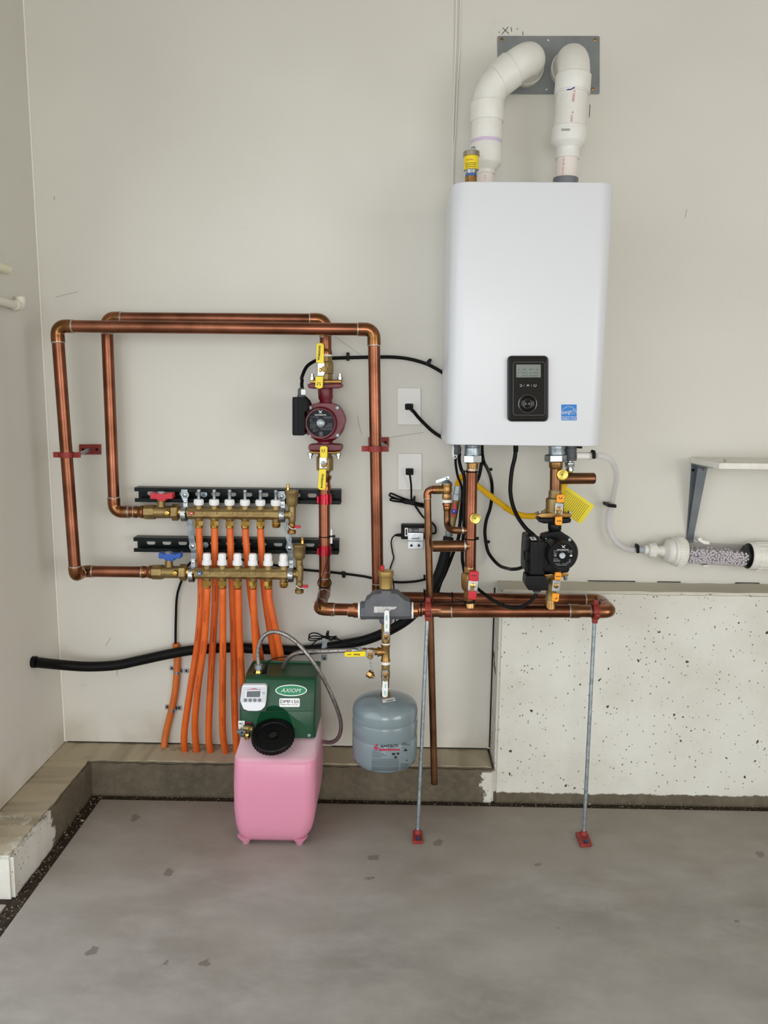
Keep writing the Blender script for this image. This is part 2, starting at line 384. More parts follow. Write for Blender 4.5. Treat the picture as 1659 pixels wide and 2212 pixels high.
struct('floor_joint', slab(-1.2, XR+2.5, YR-.6, .1, -.16, -.009), DIRT)
def rough_box(x0, x1, y0, y1, z0, z1, n, ed, amp, seed):
    rnd = random.Random(seed); b = bmesh.new()
    bmesh.ops.create_cube(b, size=1)
    for v in b.verts: v.co = V((x0+(v.co.x+.5)*(x1-x0), y0+(v.co.y+.5)*(y1-y0), z0+(v.co.z+.5)*(z1-z0)))
    bmesh.ops.bevel(b, geom=b.edges[:], offset=.008, segments=2, affect='EDGES')
    ax = 0 if (x1-x0) > (y1-y0) else 1
    for i in range(1, n):
        co = V((x0, y0, z0)); co[ax] += (x1-x0 if ax == 0 else y1-y0)*i/n; no = V((0, 0, 0)); no[ax] = 1
        bmesh.ops.bisect_plane(b, geom=b.verts[:]+b.edges[:]+b.faces[:], plane_co=co, plane_no=no)
    for v in b.verts:
        if v.co.z > z1-.02: v.co += V((rnd.uniform(-1, 1)*amp*(ax == 1), rnd.uniform(-1, 1)*amp*(ax == 0), rnd.uniform(-1, .4)*amp))
    b.verts.index_update(); q = B().add([v.co.copy() for v in b.verts], [[v.index for v in f.verts] for f in b.faces]); b.free(); return q
struct('trim_1', rough_box(XL-.1, XC, -DK, .08, -.1, ZK, 60, 0, .003, 1), CONC_K)
struct('trim_2', rough_box(XL-.1, -.955, -.635, -DK+.02, -.1, ZK-.0006, 24, 0, .003, 2), CONC_K)
struct('wall_foundation', rough_box(XC, XR, -DK, .08, -.1, .6845, 70, 0, .002, 3), CONC_W)
# chips and grit lying in the joint
g = B(); rnd = random.Random(11)
for i in range(900):
    if i < 560: x, y = rnd.uniform(-.95, 1.3), rnd.uniform(-.158, -.127)
    else: x, y = rnd.uniform(-.953, -.918), rnd.uniform(-1.1, -.14)
    r = rnd.uniform(.0012, .004)*(1.6 if rnd.random() < .06 else 1); p = V((x, y, -.008+r*.5+rnd.random()*.004))
    g.add([p+V((rnd.uniform(-1, 1), rnd.uniform(-1, 1), rnd.uniform(-.7, .7)))*r for _ in range(4)], [[0, 1, 2], [0, 3, 1], [1, 3, 2], [2, 3, 0]])
gr = tag(obj('joint_grit', g, PEB), 'pale grit and wood chips lying in the dark floor joint', 'grit'); gr['kind'] = 'stuff'
# broken mortar crumbs where the orange tubes pass through the kerb
g = B()
for i in range(220):
    q = (345+rnd.random()**1.0*190, 1617+rnd.uniform(-7, 9)); p = PZ(q, ZK)
    r = rnd.uniform(.002, .006); p = V((p.x, max(-.1, min(-.006, p.y)), ZK+r*.4))
    g.add([p+V((rnd.uniform(-1, 1), rnd.uniform(-1, 1), rnd.uniform(-.8, .8)))*r for _ in range(4)], [[0, 1, 2], [0, 3, 1], [1, 3, 2], [2, 3, 0]])
gr = tag(obj('mortar_crumbs', g, M('mortar_crumb', c(186, 168, 136), .9, 0, c(140, 122, 92), 200)), 'tan crumbs of broken mortar around the feet of the orange tubes', 'rubble'); gr['kind'] = 'stuff'
# the corner bead, dark strip drawn for the black gap beside the foundation wall and marks on the drywall
GAP_DARK = M('dark_gap', c(26, 22, 20), .9)
obj('corner_caulk', B().tube([V((XL+.002, -.002, .115)), V((XL+.002, -.002, ZC))], .0028, 6), M('white_caulk', c(232, 230, 222), .6), wb)
obj('gap_strip', B().add([V((XC-.004, -.006, z)) for z in (.12, .66)]+[V((XC+.003, -.006, z)) for z in (.66, .12)]+[V((XC-.004, 0, z)) for z in (.12, .66)]+[V((XC+.003, 0, z)) for z in (.66, .12)],
    [[0, 1, 2, 3], [0, 4, 5, 1], [3, 2, 6, 7], [1, 5, 6, 2], [0, 3, 7, 4]]), GAP_DARK, wb)
for x0, x1, z in ((-1.08, -.67, .112), (-.2, XC-.01, .112)):
    obj('base_gap', slab(x0, x1, -.0015, .0, z, z+.0022), GAP_DARK, wb)
for xa, xb in (((1270, 1253), (1372, 1258)), ((1588, 1262), (1640, 1264)), ((1420, 1259), (1470, 1260.5))):
    a, b = P(xa, .0012), P(xb, .0012); a.z = b.z = .6868; obj('base_gap', B().tube([a, b], .0017, 5), GAP_DARK, wb)
def stroke(pts, w=.0008, mat=INK, name='pen_mark', d=.0007):
    return obj(name, B().tube([P(p, d) for p in pts], w, 5), mat, wb)
for s in ([(1086, 60), (1099, 73)], [(1098, 58), (1084, 74)], [(1104, 59), (1105.5, 68)], [(1117, 61), (1117.5, 64)], [(1078, 68), (1078.5, 71)], [(1130, 68), (1129, 72), (1130.5, 76)], [(1274.5, 226), (1273, 254)]):
    stroke(s)
SCUFF = M('scuff_mark', c(168, 163, 154), .8)
for s, w in (([(120, 642), (140, 637), (167, 630)], .0006), ([(722, 726), (745, 742), (780, 767)], .0005), ([(772, 897), (775, 915), (782, 940)], .0007), ([(842, 945), (880, 939), (915, 934)], .0006),
             ([(118, 425), (117, 432)], .001), ([(1484, 452), (1480, 470)], .0006), ([(228, 1395), (236, 1382), (240, 1378)], .0007), ([(253, 1446), (253, 1460)], .0008)):
    stroke(s, w, SCUFF, 'scuff')
# ---------------------------------------------------------------- wall-hung boiler
BOIL = M('boiler_white_enamel', c(219, 221, 224), .38, 0, Coat_Weight=.08, Coat_Roughness=.2)
BOIL_IN = M('boiler_grey_chassis', c(120, 124, 128), .5, .4)
M('bezel_chrome', c(150, 150, 152), .25, 1.0)
LCD = M('lcd_glass', c(112, 120, 112), .25)
BDF = .33; BX0, BX1, BZ0, BZ1 = .1385, .5555, 1.136, 1.8085
t = T('wall_boiler', 'tall white enamelled wall boiler with rounded front edges and black control panel', 'boiler', ((BX0+BX1)/2, -.165, BZ0))
def plan(x0, x1, yb, yf, r, n=8):
    o = [V((x1, yb, 0))]
    for i in range(n+1):
        a = -PI/2*i/n; o.append(V((x1-r+r*math.cos(a), yf+r+r*math.sin(a), 0)))
    for i in range(n+1):
        a = -PI/2-PI/2*i/n; o.append(V((x0+r+r*math.cos(a), yf+r+r*math.sin(a), 0)))
    return o+[V((x0, yb, 0))]
R = []
for z, ins in ((BZ0, .004), (BZ0+.001, .001), (BZ0+.004, 0), (BZ1-.006, 0), (BZ1-.0015, .0015), (BZ1, .006)):
    R.append([p+V((0, 0, z)) for p in plan(BX0+ins, BX1-ins, -.045, -BDF+ins, .042)])
pt('casing', B().rings(R), BOIL, t, 50)
pt('back_chassis', B().box(((BX0+BX1)/2, -.0225, (BZ0+BZ1)/2), (BX1-BX0-.02, .045, BZ1-BZ0-.03)), BOIL, t)
pt('bottom_plate', B().box(((BX0+BX1)/2, -.17, BZ0-.001), (BX1-BX0-.05, .22, .004)), BOIL_IN, t)
cp = pt('control_panel', B().poly(Z0, [p for p in rc(1096.5, 770, 1183.5, 909, 9)], BDF+.012, .012, .0035, 3), BLACK_GL, t)
def rim(Z, pts, d, r, mat, parent, name): return pt(name, B().tube([P(Z(*p), d) for p in pts+pts[:1]], r, 8, False), mat, parent)
rim(Z0, rc(1095.8, 769.3, 1184.2, 909.8, 9.5), BDF+.003, .0013, MATS['bezel_chrome'], cp, 'chrome_rim')
rim(Z2, rc(700, 175, 985, 650, 22), BDF+.0122, .0004, GINK, cp, 'inner_frame')
sc_ = pt('screen', B().poly(Z2, rc(727, 197, 946, 312, 4), BDF+.0135, .002), LCD, cp)
for y, segs in ((240, ((740, 760), (785, 815), (845, 875), (905, 928))), (270, ((738, 752), (780, 800), (808, 824), (845, 860), (880, 925))), (297, ((738, 750), (780, 830), (842, 925)))):
    for a, b in segs: pt('screen_segment', B().poly(Z2, rc(a, y-4, b, y+4), BDF+.0138, .0003), M_SEG if 'M_SEG' in globals() else globals().setdefault('M_SEG', M('lcd_segment', c(78, 86, 80), .4)), sc_)
bi = 'button_icon'
pt(bi, B().tube([P(Z2(*p), BDF+.0124) for p in ((758, 378), (772, 378), (780, 386), (772, 393), (760, 393))], .0005, 6), WINK, cp)
for x in (797, 862): pt(bi, B().poly(Z2, rc(x-2, 374, x+2, 394), BDF+.0126, .0005), GINK, cp)
txt('M', Z2, 831, 384, BDF+.0125, 17, WINK, cp)
pt(bi, B().tube([P(Z2(895+11*math.cos(a), 384+10*math.sin(a)), BDF+.0124) for a in [(-60+i*30)*PI/180 for i in range(11)]], .0005, 6), WINK, cp)
k = pt('dial', B().ly(Z2, 828, 548, BDF+.011, [(0, 68), (14, 68), (24, 62), (30, 50), (30, 30), (26, 22), (26, 1)], 40), BLACK_GL, cp)
pt('dial_ring', B().ring(P(Z2(828, 548), BDF+.013), (0, 1, 0), 80*Z2.k*S(P(Z2(828, 548), BDF)), .0012, 40), M('smoked_chrome', c(120, 120, 122), .2, 1.0), cp)
pt('dial_mark', B().ly(Z2, 828, 548, BDF+.0165, [(0, 15), (2, 15), (2, 10)], 24), GINK, k)
# energy label
es = pt('energy_label', B().poly(Z2, rc(1130, 555, 1268, 697), BDF+.0006, .0005), M('label_blue', c(22, 118, 196), .45), t)
es['label'] = 'square blue energy rating sticker'
pt('label_line', B().poly(Z2, rc(1130, 662, 1268, 665), BDF+.0009, .0003), WINK, es)
pt('label_arc', B().tube([P(Z2(1199+68*math.cos(a), 640-66*math.sin(a)), BDF+.0008) for a in [(10+i*8)*PI/180 for i in range(21)]], .0005, 5), WINK, es)
st = [(1238+(24 if i % 2 == 0 else 9.5)*math.sin(i*PI/5), 622-(26 if i % 2 == 0 else 10.5)*math.cos(i*PI/5)) for i in range(10)]
pt('star', B().tube([P(Z2(*p), BDF+.0009) for p in st+st[:1]], .0005, 5, False), WINK, es)
txt('energy', Z2, 1180, 632, BDF+.0009, 34, WINK, es, 8, wid=88, shear=.5)
txt('ENERGY STAR', Z2, 1199, 682, BDF+.0009, 19, WINK, es, wid=128)
# fittings under the casing that belong to the boiler
pt('cable_gland', B().vl(C8, 278, .26, [(-10, 70), (60, 70), (62, 88), (160, 88), (215, 62)], 8), M('grey_gland', c(70, 72, 76), .5), t)
pt('wire_loop', B().tube(spl([P(C8(*p), .262) for p in ((185, 40), (178, 120), (182, 240), (210, 300), (250, 290), (280, 225))], 6), .0014, 8), WHITE_PL, t)
pt('wire_loop', B().tube(spl([P(C8(*p), .266) for p in ((205, 60), (196, 140), (200, 225), (225, 250), (255, 225))], 6), .0014, 8), WHITE_PL, t)
pt('drain_outlet', B().vl(Z7, 803, .27, [(110, 60), (150, 60), (152, 70), (185, 70), (188, 60), (255, 60), (258, 66), (290, 66)], 24), M('dark_grey_trap', c(78, 80, 84), .55), t)
pt('gas_inlet', B().vl(Z7, 793, .255, [(288, 30), (306, 30)], 16).vl(Z7, 793, .255, [(306, 52), (312, 58), (330, 58), (336, 52)], 6).vl(Z7, 793, .255, [(336, 58), (362, 58)], 6, .5).vl(Z7, 793, .255, [(362, 34), (378, 34), (378, 46), (408, 46)], 16), STEEL, t)
pt('service_plug', B().poly(Z7, rc(880, 120, 938, 152, 6), .24, .02, .002), BLACK_PL, t)
pt('vent_collar', B().vl(Z1, (1114, 1100), .115, [(1366, 106), (1575, 106)], 24), BOIL_IN, t)
pt('vent_collar', B().vl(Z1, (422, 418), .115, [(1470, 90), (1575, 90)], 24), BOIL_IN, t)

# automatic air vent on the top of the casing
t = T('boiler_air_vent', 'small brass automatic air vent with yellow caution label on the boiler top', 'air vent', P(Z1(305, 1385), .2))
pt('base_fitting', B().vl(Z1, 305, .2, [(1350, 50), (1500, 50)], 6), BRONZE, t)
pt('blue_gasket', B().vl(Z1, 306, .2, [(1325, 42), (1328, 48), (1350, 48)], 20), M('blue_sealant', c(62, 104, 160), .6), t)
pt('body', B().vl(Z1, 308, .2, [(1145, 62), (1290, 60), (1308, 52), (1326, 46)], 28), STEEL, t)
pt('cap', B().vl(Z1, 309, .2, [(1138, 66), (1142, 71), (1180, 71), (1184, 64)], 28), M('nickel', c(176, 166, 150), .3, 1.0), t)
pt('bleed_screw', B().vl(Z1, 325, .2, [(1096, 16), (1100, 19), (1138, 19)], 12).poly(Z1, rc(308, 1100, 347, 1128), .212, .01, .001), STEEL, t)
lb = pt('caution_label', B().vl(Z1, 308, .2, [(1180, 63.5), (1296, 62.5)], 28, cap=False), YEL, t)
p = P(Z1(308, 1240), .2); cy = (p, 63.6*Z1.k*S(p)+.0003)
txt('CAUTION', Z1, 290, 1204, .2186, 14, RED, lb, cyl=cy, wid=66)
for i, y in enumerate((1232, 1248, 1265, 1282)): txt('--------', Z1, 303, y, .2186, 5, INK, lb, cyl=cy, wid=104-6*i, name='fine_print')

# ---------------------------------------------------------------- flue plate and PVC vents
t = T('vent_wall_plate', 'grey sheet metal plate screwed to the wall behind both vent elbows', 'wall plate', P((1185, 203), 0))
pt('plate', B().poly(Z1, rc(532, 147, 1405, 643, 14), .004, .004, .0012), M('plate_grey', c(140, 144, 144), .5, .35, c(120, 124, 126), 8), t)
for x, y in ((568, 180), (1365, 183), (1345, 602)): pt('screw', B().ly(Z1, x, y, .004, [(0, 15), (4, 13), (6, 6)], 10), BRONZE, t)
for x, y in ((965, 185), (950, 606)): pt('screw_hole', B().ly(Z1, x, y, .004, [(0, 7), (1, 6)], 10), WHITE_PL, t)
PURPLE = M('purple_primer', c(206, 190, 212), .5)
REDINK = M('red_ink', c(190, 60, 70), .6)
# left vent: out of the wall, 45 degrees down, then straight down to the casing
dv = .115
t = T('pvc_vent_pipe', 'white plastic vent pipe with an offset 45 degree bend above the boiler', 'vent pipe', P(Z1(427, 1385), dv), 'white vent pipes above the boiler')
W = P((1137, 151), 0.004); W2 = V((W.x, -dv, W.z)); Kq = P(Z1(452, 590), dv); W2 = V((W2.x, -dv, W2.z))
Kq = V((Kq.x, -dv, Kq.z)); Dn = P(Z1(430, 1390), dv)
def lerp(a, b, f): return a+(b-a)*f
A1, tt = arc(W, W2, Kq, .062, 14)
s1 = S(W2); rp = 33.5*s1; rh = 37.5*s1
pt('wall_elbow', B().tube([W]+A1+[lerp(W2, Kq, .52)], rp*1.03, 32), PVC, t)
pt('elbow_hub', B().tube([W, W+V((0, -.02, 0))], rh, 32), PVC, t)
a = lerp(W2, Kq, .46); b = lerp(W2, Kq, .80)
pt('coupling', B().tube([a, a+(b-a)*.03, b-(b-a)*.03, b], [rh*.97, rh, rh, rh*.97], 32), PVC, t)
A2, tt = arc(W2, Kq, Dn, .10, 10)
pt('bend', B().tube([lerp(W2, Kq, .6)]+A2+[lerp(Kq, Dn, .2)], rp*1.02, 32), PVC, t)
def seg(p0, p1, prof, name, mat, parent, seg_=32, sharp=38):
    q = [p0+(p1-p0)*f for f, r in prof]; return pt(name, B().lathe(q, [r for f, r in prof], p1-p0, seg_), mat, parent, sharp)
def vt(y): return P(Z1(445-(y-720)*.026, y), dv)
def vprof(y0, y1, prof, name, mat): # (fraction, zoom radius)
    k = Z1.k*S(vt(y0)); return seg(vt(y0), vt(y1), [(f, r*k) for f, r in prof], name, mat, t)
vprof(722, 888, [(0, 138), (.04, 143), (.97, 143), (1, 140)], 'bend_hub', PVC)
vprof(880, 1090, [(0, 132), (1, 132)], 'pipe', PVC)
vprof(1046, 1080, [(0, 132.6), (1, 132.6)], 'primer_band', PURPLE)
vprof(1078, 1330, [(0, 134), (.02, 137), (.62, 137), (.70, 130), (.86, 84), (.9, 80), (1, 80)], 'reducer', PVC)
vprof(1325, 1572, [(0, 73), (1, 73)], 'stub_pipe', M('pvc_pipe_blush', c(232, 222, 216), .4))
txt('G A', Z1, 426, 1352, dv+.055, 14, REDINK, t, 90)
# right vent: straight down
t = T('pvc_vent_pipe', 'straight white plastic vent pipe with red printing above the boiler', 'vent pipe', P(Z1(1112, 1385), dv), 'white vent pipes above the boiler')
def vt(y): return P(Z1(1180-(y-490)*.075, y), dv)
W = P((1229, 152), .004); W2 = V((vt(270).x, -dv, W.z)); W = V((W2.x, -.004, W.z))
A1, tt = arc(W, W2, vt(600), .062, 14)
pt('wall_elbow', B().tube([W]+A1+[vt(520)], rp*1.03, 32), PVC, t)
pt('elbow_hub', B().tube([W, W+V((0, -.02, 0))], rh, 32), PVC, t)
vprof(485, 655, [(0, 140), (.05, 150), (.96, 150), (1, 146)], 'coupling', PVC)
vprof(650, 945, [(0, 135), (1, 135)], 'pipe', PVC)
vprof(640, 652, [(0, 150.3), (.3, 150.3)], 'primer_line', PURPLE)
vprof(936, 1200, [(0, 145), (.02, 149), (.46, 149), (.52, 144), (.66, 102), (.7, 99), (1, 99)], 'reducer', PVC)
vprof(1195, 1572, [(0, 89), (1, 89)], 'stub_pipe', M('pvc_pipe_blush_2', c(234, 224, 216), .4))
ax = vt(790); rr = 135*Z1.k*S(ax)
for s_, x, y, h, w in (('GEVIN O', 1183, 660, 20, 95), ('EXT* A', 1168, 832, 18, 80)): txt(s_, Z1, x, y, dv+rr+.0006, h, REDINK, t, 84, wid=w)
txt('120 PR 200 PSI', Z1, 1092, 1262, dv+.0565, 18, REDINK, t, -93, wid=150)
for i, x in enumerate(range(1076, 1150, 7)): pt('print_bar', B().poly(Z1, rc(x, 938, x+(4 if i % 3 else 2), 958), dv+.0952, .0006), INK, t)
pt('ink_dash', B().tube([P(Z1(*p), dv+.0966) for p in ((1125, 608), (1160, 604), (1190, 586))], .0016, 6), M('purple_ink', c(60, 40, 110), .6), t)

# loose white cables hanging down the wall to the boiler
CORDW = M('white_cord', c(224, 222, 214), .5)
tag(obj('white_wall_cable', B().tube([P(Z1(*p), .004) for p in ((200, -1500), (182, -170), (176, 200), (160, 700), (150, 1100), (142, 1460))], .0028, 8), CORDW), 'straight thin white cable running down the wall beside the vents', 'cable', 'white cables beside the vents')
tag(obj('white_wall_cable', B().tube(spl([P(Z1(*p), .0035) for p in ((232, -1500), (216, -170), (210, 60), (206, 300), (190, 560), (176, 900), (160, 1150), (152, 1460))], 5), .002, 8), CORDW), 'slack thin white cable drooping beside the straight one near the vents', 'cable', 'white cables beside the vents')
# ---------------------------------------------------------------- copper pipework
def run(t, pts, r, names=None, er=1.10, br=1.35, cup=1.25, mat=None, fit=None, ends=()):
    """pipes, elbows and solder rings along corner points pts"""
    mat = mat or COPPER; fit = fit or COPPER_FIT; R = r*br; cut = [(0.0, 0.0)]*len(pts)
    cut = [0.0]*len(pts)
    for i in range(1, len(pts)-1):
        room = min((pts[i]-pts[i-1]).length*(.5 if i > 1 else 1), (pts[i+1]-pts[i]).length*(.5 if i < len(pts)-2 else 1))
        ang = (pts[i-1]-pts[i]).angle(pts[i+1]-pts[i]); Ri = min(R, room*.55*math.tan(ang/2))
        A, tt = arc(pts[i-1], pts[i], pts[i+1], Ri, 12); u = (pts[i-1]-pts[i]).normalized(); w = (pts[i+1]-pts[i]).normalized()
        cl = min(cup*r, max(0, room-tt)*.9)
        e = pt('elbow', B().tube([A[0]+u*cl, A[0]+u*cl*.12]+A+[A[-1]+w*cl*.12, A[-1]+w*cl], [r*er]*2+[r*(er-.02)]*len(A)+[r*er]*2, 24), fit, t)
        for q, n in ((A[0]+u*cl, u), (A[-1]+w*cl, w)):
            if cl > r*.3: pt('solder_ring', B().tube([q-n*r*.09, q+n*r*.02, q+n*r*.13], [r*(er+.025), r*(er+.03), r*1.02], 24), SOLDER, e)
        cut[i] = tt+cl*.5
    for i in range(len(pts)-1):
        u = (pts[i+1]-pts[i]).normalized(); a = pts[i]+u*cut[i]; b = pts[i+1]-u*cut[i+1]
        if (b-a).dot(u) > .002: pt('pipe', B().tube([a, b], r, 24), mat, t)
RP = .0172                                   # pipe radius
DF, DR, DH, DB2 = .185, .085, .285, .165     # front loop, rear loop, front header, rear header
UM, LM = .075, .125                          # upper and lower manifold distance
# rear loop: upper manifold - top - red pump
t = T('copper_loop_pipe', 'inner copper pipe loop from upper manifold valve to the red pump', 'copper pipe', P((247, 1105), UM), 'copper pipe loops over the manifolds')
pa, pb = P((247, 1106), UM), P((238.5, 687), UM); pb = V((pa.x+.002, -UM, pb.z)); pd = P((703, 687), DR); pd = V((pd.x, -DR, pb.z))
run(t, [P((313, 1105.5), UM), pa, pb, pd, P((703.5, 764), DR)], RP)
pt('reducer', B().vl(Z3, 510, DR, [(342, 48), (350, 52), (372, 52), (384, 50), (396, 56), (410, 60), (440, 60)], 24), COPPER_FIT, t)
pt('solder_ring', B().vl(Z3, 505, DR, [(274, 49), (280, 53), (288, 50)], 24), SOLDER, t)
pt('adaptor', B().hl(Z4, 475, UM, [(165, 66), (172, 72), (200, 72), (210, 68), (232, 68), (245, 76), (282, 76), (288, 70)], 24), COPPER_FIT, t)
pt('solder_ring', B().hl(Z4, 472, UM, [(86, 66), (92, 72), (98, 68)], 24), SOLDER, t)
pt('solder_ring', B().hl(Z4, 474, UM, [(158, 68), (164, 74), (172, 70)], 24), SOLDER, t)
# front loop: lower manifold - top - down to the rear header
t = T('copper_loop_pipe', 'outer copper pipe loop passing in front, from lower manifold valve over the top', 'copper pipe', P((165, 1243), DF), 'copper pipe loops over the manifolds')
qa = P((163, 1242), DF); qb = P((123, 704.5), DF); qc = P((807.5, 706.5), DF); qc = V((qc.x, -DF, qb.z-.001)); qd = P((816.5, 1286), DB2)
qm = V((qa.x, -LM, qa.z))
run(t, [P((334, 1236), LM), V((qm.x, -LM, P((334, 1236), LM).z)), V((qa.x, -DF, P((334, 1236), LM).z)), qb, qc, qd], RP)
pt('adaptor', B().hl(Z4, 1193, LM, [(262, 66), (268, 74), (300, 72), (312, 66), (330, 66), (345, 78), (382, 80)], 24), COPPER_FIT, t)
pt('solder_ring', B().hl(Z4, 1193, LM, [(250, 68), (258, 76), (270, 72)], 24), SOLDER, t)
# U-shaped header below the boiler
t = T('copper_header', 'thick horizontal copper header turning back on itself below the boiler', 'copper pipe', P((1100, 1345), .2))
h1 = P((894, 1316.5), DH); h2 = P((1319, 1320), DH); zz = (h1.z+h2.z)/2; h1.z = h2.z = zz
h3 = V((h2.x, -DB2, zz)); h4 = V((qd.x, -DB2, zz))
run(t, [h1, h2, h3, h4, V((h4.x, -DB2, zz+.06))], RP, br=1.2)
pt('large_pipe', B().hl(B7, (245, 246), DH, [(352, 46), (362, 44), (1135, 44), (1145, 46)], 28), COPPER, t)
for x in (352, 1136): pt('solder_ring', B().hl(B7, 245, DH, [(x-4, 47), (x, 49), (x+5, 46)], 28), SOLDER, t)
pt('reducing_coupling', B().hl(B7, 245, DH, [(215, 38), (222, 40), (262, 40), (276, 44), (284, 46), (350, 46)], 28), COPPER_OLD, t)
pt('reducing_coupling', B().hl(B7, 246, DH, [(1142, 47), (1195, 47), (1210, 42), (1270, 41), (1276, 39)], 28), COPPER_OLD, t)
for x in (218, 1272): pt('solder_ring', B().hl(B7, 245, DH, [(x-4, 39), (x, 42), (x+4, 39)], 28), SOLDER, t)
pt('adaptor', B().hl(B3, 613, DH, [(1308, 82), (1360, 82), (1372, 70), (1412, 68)], 28), COPPER_FIT, t)
pt('tee_spout', B().vl(Z6, 1246, DH, [(1655, 54), (1690, 58), (1712, 64)], 24), BRONZE, t)
pt('tee_spout', B().vl(Z7, 572, DH, [(1868, 62), (1920, 66), (1965, 72)], 24), BRONZE, t)
# from the red pump forward to the air separator
t = T('copper_pipe', 'copper pipe dropping from the red pump and turning forward to the air separator', 'copper pipe', P((700, 1290), .15))
j1 = P((700.5, 1046), DR); j2 = P((700, 1285), DR); j3 = P((690.5, 1315), DH); j4 = P((776, 1317), DH)
j2 = V((j1.x+.001, -DR, j4.z)); j3 = V((j3.x, -DH, j4.z)); run(t, [j1, j2, j3, j4], RP, br=1.2)
pt('reducer', B().vl(Z3, 507, DR, [(1525, 60), (1552, 56), (1566, 48), (1600, 46), (1612, 52), (1650, 52)], 24), COPPER_FIT, t)
pt('solder_ring', B().vl(Z5, 1225, DR, [(1178, 64), (1188, 67), (1198, 63)], 24), SOLDER, t)
pt('coupling', B().vl(Z5, 1222, DR, [(1190, 66), (1270, 66), (1280, 70), (1318, 72)], 24), COPPER_FIT, t)
pt('adaptor', B().hl(B3, 613, DH, [(578, 68), (586, 74), (628, 74), (640, 80), (652, 84), (696, 84)], 28), COPPER_FIT, t)
for x in (402, 582): pt('solder_ring', B().hl(B3, 613, DH, [(x-6, 68), (x, 73), (x+8, 68)], 24), SOLDER, t)
for y in (318, 930):
    t2 = T('strut_pipe_clamp', 'shiny red two-piece pipe clamp on the %s black strut' % ('upper' if y < 500 else 'lower'), 'pipe clamp', P(Z5(1228, y+60), DR), 'red clamps holding pump pipe to struts')
    for sgn in (-1, 1):
        o = []
        for rr_ in (69, 76):
            row = [(rr_*math.cos(a)*sgn, rr_*math.sin(a)) for a in [(-84+i*14)*PI/180 for i in range(13)]]
            o.append(row)
        k = Z5.k*S(P(Z5(1228, y), DR)); cc = P(Z5(1226, y), DR); hh = 62*k
        vs, fs = [], []
        for zi in (-hh, hh):
            for row in o: vs += [cc+V((x_*k, -y_*k*-1, zi)) for x_, y_ in row]
        n = 13
        for i in range(n-1): fs += [[i, i+1, 2*n+i+1, 2*n+i], [n+i, 3*n+i, 3*n+i+1, n+i+1], [i, n+i, n+i+1, i+1], [2*n+i, 2*n+i+1, 3*n+i+1, 3*n+i]]
        fs += [[0, 2*n, 3*n, n], [n-1, 2*n-1, 4*n-1, 3*n-1]]
        pt('clamp_half', B().add(vs, fs), M_CL if 'M_CL' in globals() else globals().setdefault('M_CL', M('red_anodised', c(176, 30, 52), .2, .8)), t2)
    pt('clamp_bolt', B().ly(Z5, 1228, y-20, DR+.021, [(0, 14), (30, 14)], 8), M_CL, t2)
    for sgn in (-1, 1): pt('clamp_foot', B().box(P(Z5(1228+sgn*62, y), .062), (.012, .048, .02)), M_CL, t2)
t = T('temperature_probe', 'white and silver probe strapped to the pump pipe with a zip tie', 'sensor', P(Z5(1302, 850), DR))
pt('probe', B().vl(Z5, 1302, DR, [(672, 4), (690, 14), (740, 16), (850, 16)], 12), WHITE_PL, t)
pt('zip_tie', B().ring(P(Z5(1228, 768), DR), (0, 0, 1), .0183, .0014).poly(Z5, rc(1288, 756, 1350, 778), DR+.004, .006), BLACK_PL, t)
pt('probe_wire', B().tube(spl([P(Z5(x, y), d) for x, y, d in ((1302, 850, DR), (1300, 930, .1), (1262, 1050, .11), (1195, 1240, .115), (1176, 1330, .14), (1172, 1440, .2), (1190, 1540, .26), (1212, 1556, .31))], 6), .0011, 6), BLACK_RB, t)
pt('zip_tie', B().ring(P(Z5(1170, 1590), DH-.005), (1, 0, .25), .0205, .0014), BLACK_PL, t)
pt('zip_tie', B().ring(P(Z5(1222, 1322), .112), (.1, -.75, .9), .0205, .0014), BLACK_PL, t)

# red wall hangers
def hanger(label, plate, rod, pipe, d, band, px_):
    t = T('pipe_hanger', label, 'pipe hanger', P(((plate[0]+plate[2])/2, plate[3]), 0), 'red wall hangers on the front copper loop')
    pt('wall_plate', B().poly(Z0, rc(*plate), .006, .006, .001), RED_EN, t)
    x0, y0 = (plate[0]+plate[2])/2, (plate[1]+plate[3])/2
    for dx in (-15, 15): pt('screw', B().ly(Z0, x0+dx, y0, .006, [(0, 3), (2, 2.4)], 8), BLACK_PL, t)
    pt('rod', B().tube([P((x0, y0), .004), P(rod, d-.005)], .0055, 12), GALV, t)
    c0 = P(pipe, d); n = (0, 0, 1)
    o, fs = [], []
    for z in (-.008, .008):
        for r_ in (RP+.0006, RP+.0035): o += [c0+V((r_*math.cos(2*PI*i/28), r_*math.sin(2*PI*i/28), z)) for i in range(28)]
    for i in range(28):
        j = (i+1) % 28; fs += [[i, j, 56+j, 56+i], [28+i, 84+i, 84+j, 28+j], [i, 28+i, 28+j, j], [56+i, 56+j, 84+j, 84+i]]
    pt('clamp_band', B().add(o, fs), RED_EN, t)
    for sgn in (-1, 1):
        pt('clamp_ear', B().box(c0+V((sgn*(RP+.012), 0, 0)), (.02, .008, .016), None, .0015), RED_EN, t)
        pt('clamp_screw', B().ly(Z0, pipe[0]+sgn*(px_), pipe[1], d+.004, [(0, 4), (2.5, 3.6), (3.5, 2)], 8), RED_EN, t)
hanger('red painted wall hanger clamping the outermost left copper drop', (170.6, 960, 217.4, 981.8), (167, 983), (144.5, 982.5), DF, None, 21)
hanger('red painted wall hanger clamping the copper drop beside the outlets', (795.8, 944.5, 840, 966.5), (838, 968), (810.5, 969.5), DF, None, 21)
